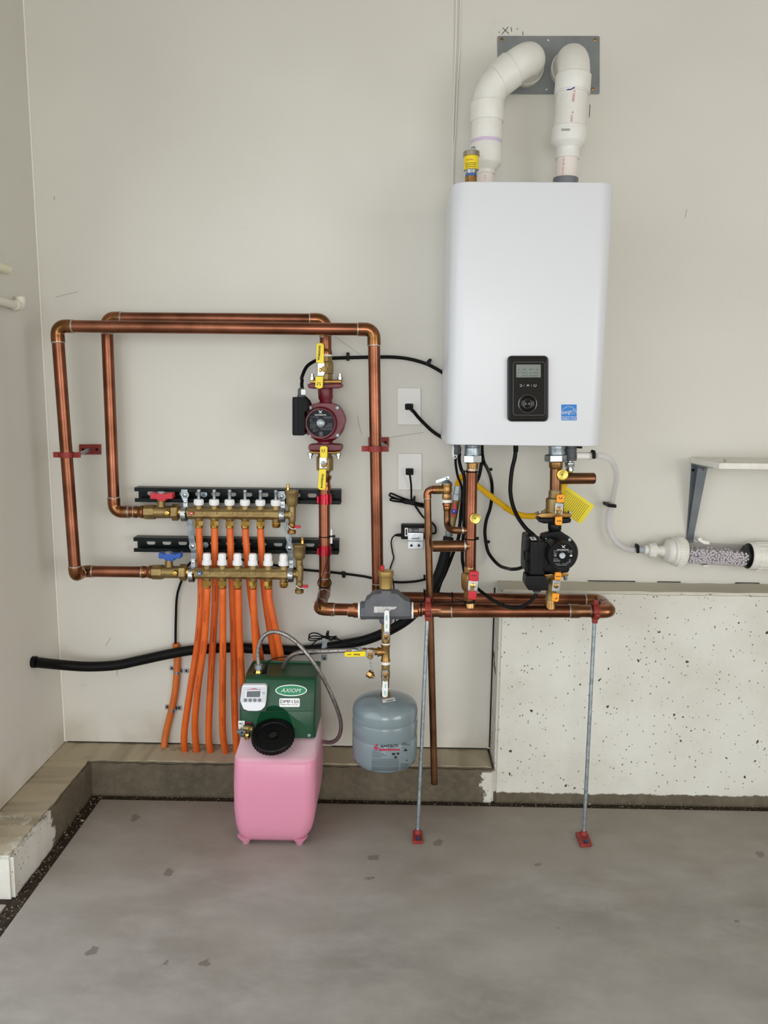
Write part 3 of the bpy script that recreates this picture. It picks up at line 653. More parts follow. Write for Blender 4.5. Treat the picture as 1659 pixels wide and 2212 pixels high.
# ---------------------------------------------------------------- pumps and their isolation valves
def lever(t, Z, parts, d, mat, name='lever'):
    """flat two-ended handle: list of (rect, role)"""
    lv = None
    for role, pts in parts:
        if role == 'plate': lv = pt(name, B().poly(Z, pts, d, .004, .0008), STEEL, t)
    for role, pts in parts:
        if role == 'grip': pt('grip', B().poly(Z, pts, d+.003, .009, .002), mat, lv)
    return lv
def bolt(t, Z, x, y0, y1, d, r, flip=False):
    a, b = (y0, y1)
    pt('bolt', B().vl(Z, x, d, [(a, r*.62), (b, r*.62)], 10), STEEL, t)
    m = y1 if not flip else y0; h = r*1.1*(-1 if not flip else 1)
    pt('nut', B().vl(Z, x, d, [(m+h*1.5, r), (m, r)] if h < 0 else [(m, r), (m+h*1.5, r)], 6), STEEL, t)

# upper valve of the red pump
t = T('isolation_valve', 'brass flanged valve with long yellow handle above the red pump', 'ball valve', P(Z3(540, 690), DR), 'yellow handled valves of the red pump')
pt('thread_tape', B().vl(Z3, 510, DR, [(434, 57), (458, 58)], 24), TEFLON, t)
pt('body', B().vl(Z3, 510, DR, [(456, 64), (500, 65), (506, 72), (514, 75), (560, 77), (606, 75), (614, 67), (664, 67)], 8, PI/8), BRASS, t)
pt('flange', B().poly(Z3, [(370, 668), (400, 665), (630, 663), (660, 668), (656, 696), (640, 699), (385, 699), (370, 694)], DR+.022, .044, .004), BRONZE, t)
pt('stem', B().ly(Z3, 513, 574, DR+.006, [(0, 26), (150, 26), (152, 16), (190, 16)], 16), BRASS, t)
DL = DR+.052
lv = lever(t, Z3, (('plate', [(440, 515), (500, 515), (505, 600), (492, 630), (440, 630)]), ('grip', [(437, 340), (450, 335), (482, 336), (496, 350), (496, 518), (425, 512), (428, 350)]), ('grip', [(420, 636), (490, 634), (486, 735), (455, 748), (417, 732)])), DL, YEL)
pt('lever_nut', B().ly(Z3, 466, 577, DL, [(0, 20), (12, 20), (16, 12)], 6), BRASS_B, lv)
txt('Webstone', Z3, 452, 425, DL+.0045, 22, INK, lv, 87, bold=.02)
pt('face_mark', B().tube([P(Z3(*p), DL+.0036) for p in ((434, 688), (450, 696), (466, 688))], .0007, 5), INK, lv)
for x in (438, 462): pt('face_mark', B().poly(Z3, rc(x-3, 700, x+3, 716), DL+.0036, .0006), INK, lv)
for x in (391, 641): bolt(t, Z3, x, 612, 700, DR, 15, True); pt('nut', B().vl(Z3, x, DR, [(640, 25), (668, 25)], 6), STEEL, t)

# red pump
t = T('circulator_pump', 'maroon circulator pump with black terminal box and round dark nameplate', 'pump', P(Z3(505, 1300), DR))
pt('volute', B().ly(Z3, 515, 1040, .05, [(0, 120), (8, 165), (40, 178), (150, 178), (190, 168), (215, 150)], 40), RED_PUMP, t)
pt('flange', B().poly(Z3, [(348, 700), (400, 697), (440, 702), (560, 702), (600, 697), (662, 702), (660, 730), (620, 742), (395, 745), (352, 738)], DR+.026, .052, .004), RED_PUMP, t)
pt('neck', B().vl(Z3, (508, 516), DR, [(735, 64), (755, 68), (830, 66), (850, 56), (900, 60)], 24), RED_PUMP, t)
pt('neck', B().vl(Z3, (512, 505), DR, [(1180, 62), (1205, 68), (1250, 70)], 24), RED_PUMP, t)
pt('flange', B().poly(Z3, [(360, 1244), (440, 1240), (570, 1240), (655, 1246), (663, 1270), (655, 1300), (600, 1306), (400, 1304), (358, 1296), (355, 1270)], DR+.026, .052, .004), RED_PUMP, t)
DM = .175
mt = pt('motor_flange', B().poly(C7, [(470, 650), (560, 620), (700, 600), (900, 595), (1060, 610), (1200, 670), (1290, 800), (1360, 950), (1375, 1060), (1330, 1200), (1260, 1330), (1220, 1430), (1160, 1500), (1000, 1525), (700, 1530), (520, 1500), (430, 1450), (380, 1390), (345, 1380), (345, 800)], .125, .06, .006), RED_PUMP, t)
for x, y in ((472, 722), (1170, 722), (1172, 1425), (470, 1428)): pt('motor_screw', B().ly(C7, x, y, .125, [(0, 44), (30, 42), (32, 26), (10, 24)], 12), GALV, mt)
pt('motor_can', B().ly(C7, 760, 1110, .12, [(0, 420), (60, 420), (140, 410), (180, 395), (330, 388), (352, 375), (352, 350)], 48), RED_PUMP, t)
DMF = .12+352*C7.k*S(P(C7(760, 1110), .12))
np_ = pt('nameplate', B().ly(C7, 745, 1112, DMF-.001, [(0, 352), (14, 352), (16, 346)], 48), M('nameplate_black', c(24, 27, 32), .45, Specular_IOR_Level=.2), t)
DN = DMF+.0012
pt('vent_screw', B().ly(C7, 742, 1115, DN-.001, [(0, 104), (10, 104), (14, 92), (24, 88), (60, 86), (66, 78)], 32), GALV, np_)
pt('screw_slot', B().poly(C7, [(715, 1100), (785, 1125), (780, 1140), (712, 1116)], DN+.0055, .001), CHROME, np_)
def logo(t, Z, x, y, s, d):
    for q in (((-1, -.75), (-.75, -1), (-.1, -.1), (.65, .95), (.35, .6)), ((1, -1), (.5, -.75), (.0, 0), (-.55, .75), (-.6, .95)), ((-.95, -.7), (-.5, -.9))):
        pt('emblem_stroke', B().tube([P(Z(x+a*s, y+b*s*.75), d) for a, b in q], [s*Z.k*S(P(Z(x, y), d))*w for w in (.16, .2, .22, .2, .12)[:len(q)]], 6), WINK, t)
logo(np_, C7, 735, 830, 50, DN)
txt('GRUNDFOS', C7, 735, 905, DN, 30, WINK, np_, wid=300, bold=.03)
def fine(t, Z, rows, d, mat=GINK, h=8):
    for x0, x1, y in rows:
        pt('fine_print', B().poly(Z, rc(x0, y-h/2, x1, y+h/2), d, .0003), mat, t)
fine(np_, C7, ((470, 690, 955), (820, 1030, 955), (820, 1030, 985), (640, 690, 985), (470, 515, 1010), (470, 515, 1040), (470, 540, 1060), (470, 600, 1105), (465, 620, 1150), (465, 620, 1180), (465, 620, 1210), (465, 620, 1245), (930, 1040, 1135), (880, 1040, 1170), (865, 1035, 1200), (710, 1040, 1240), (745, 1040, 1278), (540, 675, 1290), (540, 620, 1320), (700, 810, 1440)), DN)
pt('seal_mark', B().ring(P(C7(750, 1380), DN), (0, 1, 0), 46*C7.k*S(P(C7(750, 1380), DN)), .0006, 24, 5), GINK, np_)
pt('seal_mark', B().poly(C7, rc(728, 1350, 744, 1410), DN, .0004), GINK, np_); pt('seal_mark', B().poly(C7, rc(756, 1350, 772, 1410), DN, .0004), GINK, np_)
bx = pt('terminal_box', B().poly(C7, [(30, 445), (200, 440), (290, 470), (370, 560), (400, 640), (400, 800), (330, 830), (330, 1380), (300, 1432), (40, 1432), (15, 1400), (15, 470)], .185, .12, .006), BLACK_PL, t)
pt('box_seam', B().poly(C7, rc(108, 450, 116, 1425), .1856, .0006), BLACK_GL, bx)
pt('box_knuckle', B().tube([P(C7(*p), .12) for p in ((200, 440), (330, 480), (420, 570), (460, 660))], .008, 10), BLACK_PL, bx)
gl = pt('cable_gland', B().vl(C7, 252, .13, [(210, 55), (245, 90), (260, 95), (395, 95), (405, 110), (440, 115)], 10), M('gland_grey', c(84, 86, 90), .5), bx)
pt('gland_label', B().poly(C7, rc(242, 250, 350, 390, 12), .1435, .001), WHITE_PL, gl)

# lower valve of the red pump
t = T('isolation_valve', 'brass flanged valve with long yellow handle below the red pump', 'ball valve', P(Z3(505, 1530), DR), 'yellow handled valves of the red pump')
pt('flange', B().poly(Z3, [(360, 1302), (400, 1306), (600, 1308), (645, 1303), (645, 1322), (600, 1332), (400, 1330), (362, 1322)], DR+.022, .044, .004), BRONZE, t)
pt('body', B().vl(Z3, 505, DR, [(1326, 60), (1345, 62), (1360, 74), (1390, 76), (1450, 76), (1475, 74), (1480, 58), (1500, 44), (1530, 44)], 24), BRASS, t)
pt('stem', B().ly(Z3, 505, 1418, DR+.02, [(0, 26), (100, 26), (104, 14), (130, 14)], 16), BRASS, t)
lv = lever(t, Z3, (('plate', [(458, 1362), (520, 1362), (520, 1460), (455, 1460)]), ('grip', [(472, 1258), (515, 1258), (528, 1270), (526, 1366), (462, 1364), (460, 1272)]), ('grip', [(452, 1466), (516, 1466), (512, 1640), (492, 1656), (455, 1650), (440, 1636)])), DL, YEL)
pt('lever_nut', B().ly(Z3, 489, 1415, DL, [(0, 24), (12, 24), (16, 14)], 6), GALV, lv)
txt('Webstone', Z3, 482, 1572, DL+.0045, 22, INK, lv, -93, bold=.02)
pt('face_mark', B().tube([P(Z3(*p), DL+.0036) for p in ((476, 1314), (490, 1307), (506, 1314))], .0007, 5), INK, lv)
for x in (480, 502): pt('face_mark', B().poly(Z3, rc(x-3, 1288, x+3, 1304), DL+.0036, .0006), INK, lv)
for x in (376, 626): bolt(t, Z3, x, 1296, 1370, DR, 15); pt('nut', B().vl(Z3, x, DR, [(1318, 25), (1342, 25)], 6), STEEL, t)

# ---------------------------------------------------------------- black pump below the boiler, turned a little to the right
DP = DH
t = T('isolation_valve', 'brass flanged valve with orange handle on top of the black pump', 'ball valve', P(Z7(620, 935), DP), 'orange handled valves of the black pump')
pt('body', B().vl(Z7, (628, 622), DP, [(628, 70), (640, 74), (700, 74), (712, 82), (720, 100), (740, 104), (780, 102), (870, 104), (892, 100)], 28), BRASS, t)
pt('flange', B().poly(Z7, [(432, 905), (480, 890), (560, 884), (700, 884), (770, 890), (820, 902), (816, 930), (770, 940), (560, 946), (470, 944), (434, 930)], DP+.024, .048, .004), BRONZE, t)
pt('stem', B().ly(Z7, 640, 845, DP+.015, [(0, 34), (150, 34), (155, 20), (190, 20)], 16), BRASS, t)
DLO = DP+.05
lv = lever(t, Z7, (('plate', [(632, 770), (722, 780), (712, 905), (625, 890)]), ('grip', [(655, 680), (720, 676), (735, 690), (728, 768), (645, 764), (648, 690)]), ('grip', [(632, 930), (712, 928), (710, 1015), (695, 1030), (640, 1026), (628, 1010)])), DLO, ORA)
pt('lever_nut', B().ly(Z7, 668, 845, DLO, [(0, 34), (14, 34), (20, 20)], 6), BRONZE, lv)
pt('handle_mark', B().tube([P(Z7(*p), DLO+.0036) for p in ((676, 704), (674, 716), (684, 724), (702, 722), (708, 710), (706, 702))], .0009, 5), M('brown_ink', c(120, 40, 20), .6), lv)
pt('handle_mark', B().poly(Z7, rc(648, 974, 700, 982), DLO+.0036, .0006), INK, lv)
for x in (452, 796):
    bolt(t, Z7, x, 866, 1000, DP, 13); pt('nut', B().vl(Z7, x, DP, [(864, 24), (890, 24)], 6), STEEL, t)

BPUMP = M('black_enamel', c(11, 12, 13), .38, 0, c(17, 18, 19), 20, .08, 250, Specular_IOR_Level=.2)
t = T('circulator_pump', 'black circulator pump with large square terminal box below the boiler', 'pump', P(Z7(640, 1560), DP))
pt('flange', B().poly(Z7, [(436, 952), (480, 946), (780, 944), (816, 948), (812, 990), (770, 1004), (660, 1012), (500, 1008), (440, 990)], DP+.026, .05, .004), BPUMP, t)
pt('neck', B().vl(Z7, (620, 626), DP, [(1000, 70), (1015, 76), (1070, 76), (1090, 66), (1140, 78)], 24), BPUMP, t)
pt('volute', B().ly(Z7, 640, 1310, DP-.035, [(0, 150), (15, 205), (60, 215), (170, 210), (200, 190)], 40), BPUMP, t)
fl = pt('motor_flange', B().poly(Z7, [(470, 1140), (490, 1128), (560, 1110), (620, 1095), (690, 1090), (800, 1170), (806, 1230), (800, 1500), (790, 1560), (640, 1575), (500, 1560), (470, 1480)], DP+.03, .03, .005), BPUMP, t)
for x, y in ((527, 1186), (790, 1190)): pt('motor_screw', B().ly(Z7, x, y, DP+.03, [(0, 18), (14, 18), (15, 10), (6, 9)], 10), GALV, fl)
ax = V((.12, -1, .02)).normalized(); pf = P(Z7(704, 1368), DP+.115); k7 = Z7.k*S(pf); RM = 160*k7
pb_ = pf-ax*.1
pt('motor_can', B().lathe([pb_, pb_+ax*.01, pf-ax*.032, pf-ax*.028, pf-ax*.003, pf], [RM*.9, RM*.95, RM*.95, RM, RM, RM*.97], ax, 48), BPUMP, t)
for i in range(3):
    a = math.radians(112+i*9); e = basis(ax); dirn = V((math.cos(a), 0, math.sin(a)))
    pt('motor_rib', B().tube([pb_+ax*.03+dirn*RM*.955, pf-ax*.036+dirn*RM*.955], .0011, 6), GALV, t)
rt_ = V((0, 0, 1)).cross(-ax).normalized()*-1; rt_ = V((-ax.y, ax.x, 0)).normalized(); up_ = ax.cross(rt_)*-1
if up_.z < 0: up_ = -up_
def on_face(x, y, lift=.0008): return pf+rt_*((x-985)*C6.k*S(pf))-up_*((y-838)*C6.k*S(pf))+ax*lift
npb = pt('nameplate', B().lathe([pf-ax*.001, pf+ax*.0006], [RM*.9, RM*.9], ax, 48), M('nameplate_matt', c(12, 13, 14), .55, Specular_IOR_Level=.15), t)
def face_rect(x0, y0, x1, y1, mat, name='fine_print'):
    f = [on_face(*q) for q in ((x0, y0), (x1, y0), (x1, y1), (x0, y1))]; return pt(name, B().prism([p+ax*.0003 for p in f], [p-ax*.0004 for p in f]), mat, npb)
for x0, x1, y in ((765, 900, 715), (925, 1260, 715), (765, 815, 750), (1130, 1260, 750), (765, 855, 785), (1205, 1255, 790), (765, 880, 925), (765, 940, 960), (765, 945, 990), (1175, 1230, 950), (1165, 1230, 985), (1110, 1230, 1020), (815, 950, 1058), (1000, 1170, 1058), (860, 1125, 1092)):
    face_rect(x0, y-7, x1, y+7, GINK)
face_rect(1195, 826, 1255, 868, WINK, 'printed_square')
pt('printed_diamond', B().tube([on_face(*q) for q in ((810, 812), (840, 838), (810, 866), (780, 838), (810, 812))], .0006, 5), WINK, npb)
for q in (((975, 575), (985, 590), (1018, 615), (1055, 645)), ((1065, 575), (1040, 590), (1010, 620), (990, 645))):
    pt('emblem_stroke', B().tube([on_face(*p) for p in q], .0009, 6), WINK, npb)
tx = txt('GRUNDFOS', C6, 1015, 680, DP+.117, 24, WINK, npb, wid=310, right=rt_, up=up_, bold=.03)
pt('vent_screw', B().lathe([pf, pf+ax*.004, pf+ax*.005], [82*C6.k*S(pf), 82*C6.k*S(pf), 74*C6.k*S(pf)], ax, 32), GALV, npb)
f = [on_face(x, y, .0054) for x, y in ((905, 830), (1065, 830), (1065, 846), (905, 846))]; pt('screw_slot', B().prism(f, [p-ax*.001 for p in f]), CHROME, npb)
bx = pt('terminal_box', B().poly(C6, [(200, 480), (520, 470), (640, 520), (700, 600), (700, 1050), (540, 1160), (520, 1340), (180, 1330)], DP+.085, .085, .004), BPUMP, t)
bo = pt('box_cover', B().poly(C6, [(80, 380), (110, 340), (340, 335), (400, 400), (420, 460), (205, 480), (175, 1320), (60, 1250), (45, 1180), (60, 700)], DP+.06, .075, .004), BPUMP, bx)
pt('box_ring', B().ring(P(C6(105, 840), DP+.058), (1, .45, 0), .0155, .003), BLACK_GL, bo)
pt('box_sticker', B().poly(C6, [(160, 350), (290, 345), (355, 435), (215, 440)], lambda x, y: DP+.058+(y-345)*.00018, .003), WHITE_PL, bo)
for i in range(4): pt('sticker_line', B().poly(C6, [(212+i*3, 366+i*16), (272+i*8, 364+i*16), (276+i*8, 372+i*16), (216+i*3, 374+i*16)], lambda x, y: DP+.0595+(y-345)*.00018, .001), GINK, bo)
for x in (275, 375, 545, 650): pt('box_rib', B().poly(C6, rc(x-5, 510, x+5, 1150), DP+.0862, .002), BPUMP, bx)
lo_ = pt('control_module', B().poly(C6, [(90, 1350), (560, 1345), (660, 1480), (650, 1735), (140, 1730), (60, 1580)], DP+.075, .06, .004), BPUMP, t)
pt('module_gland', B().vl(C6, 352, DP+.045, [(1730, 110), (1745, 110), (1760, 90), (1800, 60)], 10), M('gland_grey_2', c(96, 98, 100), .5), lo_)
pt('lower_collar', B().vl(Z7, (625, 620), DP, [(1480, 120), (1540, 140), (1570, 120), (1590, 90)], 28), BPUMP, t)

t = T('isolation_valve', 'brass flanged valve with orange handle under the black pump', 'ball valve', P(Z7(580, 1890), DP), 'orange handled valves of the black pump')
pt('flange', B().poly(Z7, [(500, 1590), (560, 1580), (780, 1556), (786, 1600), (720, 1616), (560, 1640), (510, 1610)], DP+.03, .05, .004), BRONZE, t)
pt('body', B().vl(Z7, (612, 570), DP, [(1600, 78), (1640, 70), (1660, 72), (1740, 72), (1775, 60), (1790, 56), (1870, 56), (1880, 62)], 24), BRASS, t)
DLO2 = DP+.062
lv = lever(t, Z7, (('plate', [(602, 1650), (690, 1654), (680, 1784), (590, 1775)]), ('grip', [(640, 1560), (692, 1562), (702, 1575), (696, 1652), (622, 1648), (626, 1572)]), ('grip', [(598, 1798), (678, 1806), (670, 1885), (655, 1902), (610, 1892), (590, 1880)])), DLO2, ORA)
pt('lever_nut', B().ly(Z7, 638, 1712, DLO2, [(0, 32), (14, 32), (20, 18)], 6), BRONZE, lv)
pt('stem', B().ly(Z7, 622, 1700, DP+.01, [(0, 34), (140, 34), (150, 20), (175, 20)], 16), BRASS, t)
pt('handle_mark', B().poly(Z7, rc(636, 1606, 688, 1613), DLO2+.0036, .0006), INK, lv)
pt('handle_mark', B().tube([P(Z7(*p), DLO2+.0036) for p in ((622, 1858), (634, 1866), (648, 1862), (650, 1850), (640, 1846))], .0009, 5), MATS['brown_ink'], lv)
for x in (745,): pt('bolt', B().vl(Z7, x, DP, [(1596, 22), (1640, 22), (1650, 14)], 6), STEEL, t)
# ---------------------------------------------------------------- struts
def strut(label, y0l, y0r, y1l, xl, xr):
    """C channel with slots: outline (px), open side facing the room"""
    a = P((xl, y0l), .041); b = P((xr, y0r), .041); c_ = P((xl, y1l), .041); H = a.z-c_.z; x0, x1 = a.x, b.x; zt = (a.z+b.z)/2
    t = T('strut_channel', label, 'strut channel', ((x0+x1)/2, -.02, zt-H), 'black strut channels behind the manifolds')
    w, e = .0028, .009
    pt('flange', slab(x0, x1, -.041, 0, zt-w, zt), STRUT, t); pt('flange', slab(x0, x1, -.041, 0, zt-H, zt-H+w), STRUT, t)
    pt('lip', slab(x0, x1, -.041, -.0385, zt-w-e, zt-w), STRUT, t); pt('lip', slab(x0, x1, -.041, -.0385, zt-H+w, zt-H+w+e), STRUT, t)
    # slotted web: a grid strip with rounded slots
    bm = B(); n = int((x1-x0)/.0508); off = (x1-x0-n*.0508)/2; sl, sh = .0142, .0068; zc = zt-H/2
    for i in range(n):
        xa = x0+i*.0508+(off if i else 0); xb = x0+(i+1)*.0508+off+(off if i == n-1 else 0)
        xc = x0+off+(i+.5)*.0508
        hole = [V((xc+sx*(sl-sh)+sh*math.cos(q), 0, zc+sh*math.sin(q))) for sx, q0 in ((1, -90), (-1, 90)) for q in [math.radians(q0+j*30) for j in range(7)]]
        out = []
        for h in hole:
            dx, dz = h.x-xc, h.z-zc; f = min((xb-xc)/dx if dx > 1e-6 else ((xa-xc)/dx if dx < -1e-6 else 1e9), ((zt-w-zc)/dz if dz > 1e-6 else ((zt-H+w-zc)/dz if dz < -1e-6 else 1e9)))
            out.append(V((xc+dx*f, 0, zc+dz*f)))
        # snap nearest outline points to the cell corners
        for cx, cz in ((xa, zt-w), (xb, zt-w), (xa, zt-H+w), (xb, zt-H+w)):
            j = min(range(14), key=lambda j_: (out[j_]-V((cx, 0, cz))).length); out[j] = V((cx, 0, cz))
        vs = [p+V((0, yy, 0)) for yy in (-.0035, -.0008) for p in hole+out]; fs = []
        for j in range(14):
            k = (j+1) % 14
            fs += [[j, k, 14+k, 14+j], [28+j, 42+j, 42+k, 28+k], [j, 28+j, 28+k, k]]
        bm.add(vs, fs)
    pt('slotted_web', bm, STRUT, t)
    return t
strut('upper black steel strut channel with oval slots on the wall', 1052, 1060, 1083, 290, 735.5)
strut('lower black steel strut channel with oval slots on the wall', 1161, 1167, 1192, 288, 731)
obj('washer', B().ly(Z4, 1000, 265, .0062, [(0, 38), (4, 38), (5, 30)], 20), GALV, [o for o in bpy.data.objects if o.name == 'strut_channel'][0])
obj('lag_screw', B().ly(Z4, 996, 263, .0068, [(0, 18), (14, 18), (18, 12)], 6), GALV, [o for o in bpy.data.objects if o.name == 'strut_channel'][0])
obj('washer', B().ly(Z4, 1015, 870, .0062, [(0, 38), (4, 38), (5, 30)], 20), GALV, [o for o in bpy.data.objects if o.name == 'strut_channel.001'][0])

# ---------------------------------------------------------------- manifolds
CAPW = M('white_cap', c(240, 240, 240), .3)
def manifold(upper):
    d = UM if upper else LM; yc = (490, 500) if upper else (1205, 1215)
    name = 'upper' if upper else 'lower'
    t = T('heating_manifold', ('upper brass manifold with short white collars and steel pins, red lever valve' if upper else 'lower brass manifold with tall white caps and blue lever valve'), 'manifold', P(Z4(1300, 560 if upper else 1270), d), 'brass heating manifolds')
    # body: necked octagonal bar
    xs = [938+184*i for i in range(6)] if upper else [1034+183*i for i in range(6)]
    off = 220/.18083
    x0 = 800 if upper else 885; prof = [(x0, 52), (x0+10, 74)]
    for x in xs: prof += [(x-68, 72), (x-48, 78), (x+44, 78), (x+62, 72)]
    xe = (690 if upper else 790)+off-4; prof += [(xe, 72)]
    yy0, yy1 = yc; L_ = (xe-x0)
    b = pt('body', B().hl(Z4, (yy0-2, yy0+8), d, prof, 8, PI/8), BRASS, t, 25)
    for i, x in enumerate(xs):
        y = yy0+ (x-x0)/L_*10-2; k = 1
        pt('body_panel', B().poly(Z4, rc(x-34, y-18, x+30, y+18, 3), d+.0238, .002, .0004), BRASS, b)
        y_t = y-72
        pt('port', B().vl(Z4, x, d, [(y_t-38, 44), (y_t-20, 44), (y_t-18, 50), (y_t+20, 52)], 20), BRASS, t)
        if upper:
            cpn = pt('collar', B().vl(Z4, x-1, d, [(y-168, 50), (y-164, 56), (y-110, 57), (y-98, 54), (y-96, 46)], 28), CAPW, t)
            for j in range(14):
                a = PI+PI*j/13; pp = P(Z4(x-1, y-136), d); rr = 57*Z4.k*S(pp)
                pt('collar_rib', B().box(pp+V((math.cos(a)*rr, math.sin(a)*rr, 0)), (.0014, .0014, .009), Matrix.Rotation(a, 3, 'Z')), CAPW, cpn)
            pt('valve_pin', B().vl(Z4, x-1, d, [(y-282, 20), (y-276, 23), (y-255, 23), (y-250, 20), (y-168, 21)], 14), GALV, t)
        else:
            cpn = pt('flow_cap', B().vl(Z4, x-1, d, [(y-240, 36), (y-236, 42), (y-160, 47), (y-155, 50), (y-150, 56), (y-104, 60), (y-100, 58)], 28), CAPW, t)
            for j in range(9):
                a = PI*1.02+PI*.96*j/8; pp = P(Z4(x-1, y-195), d); rr = 45*Z4.k*S(pp)
                pt('cap_rib', B().box(pp+V((math.cos(a)*rr, math.sin(a)*rr, 0)), (.0012, .0014, .012), Matrix.Rotation(a, 3, 'Z')), CAPW, cpn)
        y_b = y+72
        if i < 5:
            pt('port', B().vl(Z4, x, d, [(y_b-20, 48), (y_b+5, 42), (y_b+30, 42)], 20), BRASS, t)
            pt('tube_nut', B().vl(Z4, x+2, d, [(y_b+10, 46), (y_b+16, 54), (y_b+70, 54), (y_b+74, 50)], 6, .4).vl(Z4, x+2, d, [(y_b+70, 50), (y_b+98, 48), (y_b+104, 42)], 24), BRASS_B, t)
        else:
            pt('port', B().vl(Z4, x, d, [(y_b-20, 48), (y_b+5, 42), (y_b+30, 42)], 20), BRASS, t)
            pt('port_plug', B().vl(Z4, x+4, d, [(y_b+20, 44), (y_b+28, 52), (y_b+76, 52), (y_b+90, 42), (y_b+94, 10)], 8), BRASS_B, t)
    # flow label
    pt('flow_label', B().poly(Z4, rc(822, 474, 870, 510, 3) if upper else rc(918, 1190, 966, 1232, 3), d+.0238, .003), M('label_red', c(190, 30, 40), .5) if upper else M('label_blue_2', c(50, 100, 160), .5), t)
    pt('flow_label_mark', B().poly(Z4, rc(832, 487, 862, 497) if upper else rc(926, 1208, 958, 1218), d+.0242, .001), WINK, t)
    # ball valve with butterfly lever
    s = 0 if upper else 93; w = 0 if upper else 717
    cy = 476+w
    v = pt('valve_body', B().hl(Z4, cy, d, [(405+s, 84), (415+s, 78), (430+s, 74), (600+s, 74), (615+s, 70), (625+s, 66)], 24), BRASS, t)
    pt('union_nut', B().hl(Z4, cy, d, [(292+s, 82), (300+s, 92), (400+s, 94), (416+s, 90)], 8, .2), BRASS, v)
    pt('union_nut', B().hl(Z4, cy+4, d, [(615+s, 86), (625+s, 100), (690+s, 100), (702+s, 86)], 6, .3), BRASS, v)
    pt('nipple', B().hl(Z4, cy+4, d, [(700+s, 54), (810+s, 54)], 24), BRASS_B, v)
    pt('test_plug', B().ly(Z4, 568+s, cy+8, d+.016, [(0, 34), (34, 32), (44, 26), (46, 14), (36, 12)], 20), BRASS_B, v)
    pt('stem', B().vl(Z4, 487+s, d, [(330+w, 40), (360+w, 46), (412+w, 50)], 20), BRASS, v)
    col = RED if upper else BLUE
    lv = pt('butterfly_lever', B().poly(Z4, [(350+s, 250+w), (365+s, 245+w), (430+s, 262+w), (450+s, 256+w), (520+s, 256+w), (540+s, 262+w), (604+s, 246+w), (620+s, 252+w), (622+s, 318+w), (610+s, 322+w), (545+s, 322+w), (528+s, 350+w), (495+s, 350+w), (480+s, 342+w), (445+s, 342+w), (430+s, 322+w), (365+s, 322+w), (352+s, 316+w)] if upper else
        [(452+0, 968), (470, 964), (530, 985), (560, 975), (620, 975), (650, 985), (705, 966), (720, 972), (716, 1034), (640, 1036), (636, 1064), (600, 1066), (580, 1058), (530, 1056), (520, 1036), (455, 1034)], d+.015, .03, .004), col, v)
    pt('lever_screw', B().vl(Z4, 485+s, d, [(232+w, 40), (240+w, 48), (262+w, 48)], 16), GALV, lv)
    # end tee with air vent and drain cock
    dx, dy = (0, 0) if upper else (92, 640); xt = 835 if upper else 925
    y_a, y_e = (405, 600) if upper else (1108, 1310)
    e = pt('end_tee', B().vl(Z5, xt, d, [(y_a, 40), (y_a+12, 44), (y_e-30, 44), (y_e, 36)], 20).hl(Z5, (y_a+y_e)/2+6, d, [((690 if upper else 790), 62), ((745 if upper else 845), 62), ((747 if upper else 847), 50), (xt, 46)], 20), BRASS, t)
    pt('tee_panel', B().poly(Z5, rc(xt-42, (y_a+y_e)/2-24, xt-12, (y_a+y_e)/2+34, 3), d+.0155, .003, .0006), BRASS, e)
    xv = 833 if upper else 920
    av = pt('air_vent', B().vl(Z5, xv, d, [(215, 60), (220, 84), (250, 84), (262, 76), (330, 72), (385, 66), (400, 58), (404, 38)] if upper else [(855, 60), (862, 82), (894, 82), (906, 74), (975, 72), (1022, 66), (1034, 56), (1046, 42), (1120, 40)], 32), BRASS if upper else BRASS, t)
    xs_ = 785 if upper else 958; ys = 142 if upper else 775
    pt('vent_cap', B().vl(Z5, xs_, d, [(ys, 12), (ys+4, 17), (ys+26, 17), (ys+28, 13), (ys+36, 13), (ys+38, 20), (ys+78, 22)], 14), BRASS_B, av)
    dc = pt('drain_cock', B().vl(Z5, xt-4, d, [(y_e-5, 30), (y_e+15, 42), (y_e+55, 44), (y_e+70, 36), (y_e+90, 36), (y_e+92, 52), (y_e+128, 52), (y_e+136, 40), (y_e+142, 14)], 20), BRONZE if upper else BRASS, t)
    pt('drain_lever', B().hl(Z5, y_e+54, d+.004, [(xt+15, 14), (xt+40, 16), (xt+42, 22), (xt+100, 22), (xt+102, 18)], 4, PI/4), RED, dc)
    pt('retainer_loop', B().tube(spl([P(Z5(*q), d+.016) for q in ((xt-45, y_e+40), (xt-25, y_e+62), (xt+10, y_e+78), (xt+48, y_e+74))], 5), .0013, 6), WHITE_PL, dc)
    return t
mu = manifold(True); ml = manifold(False)
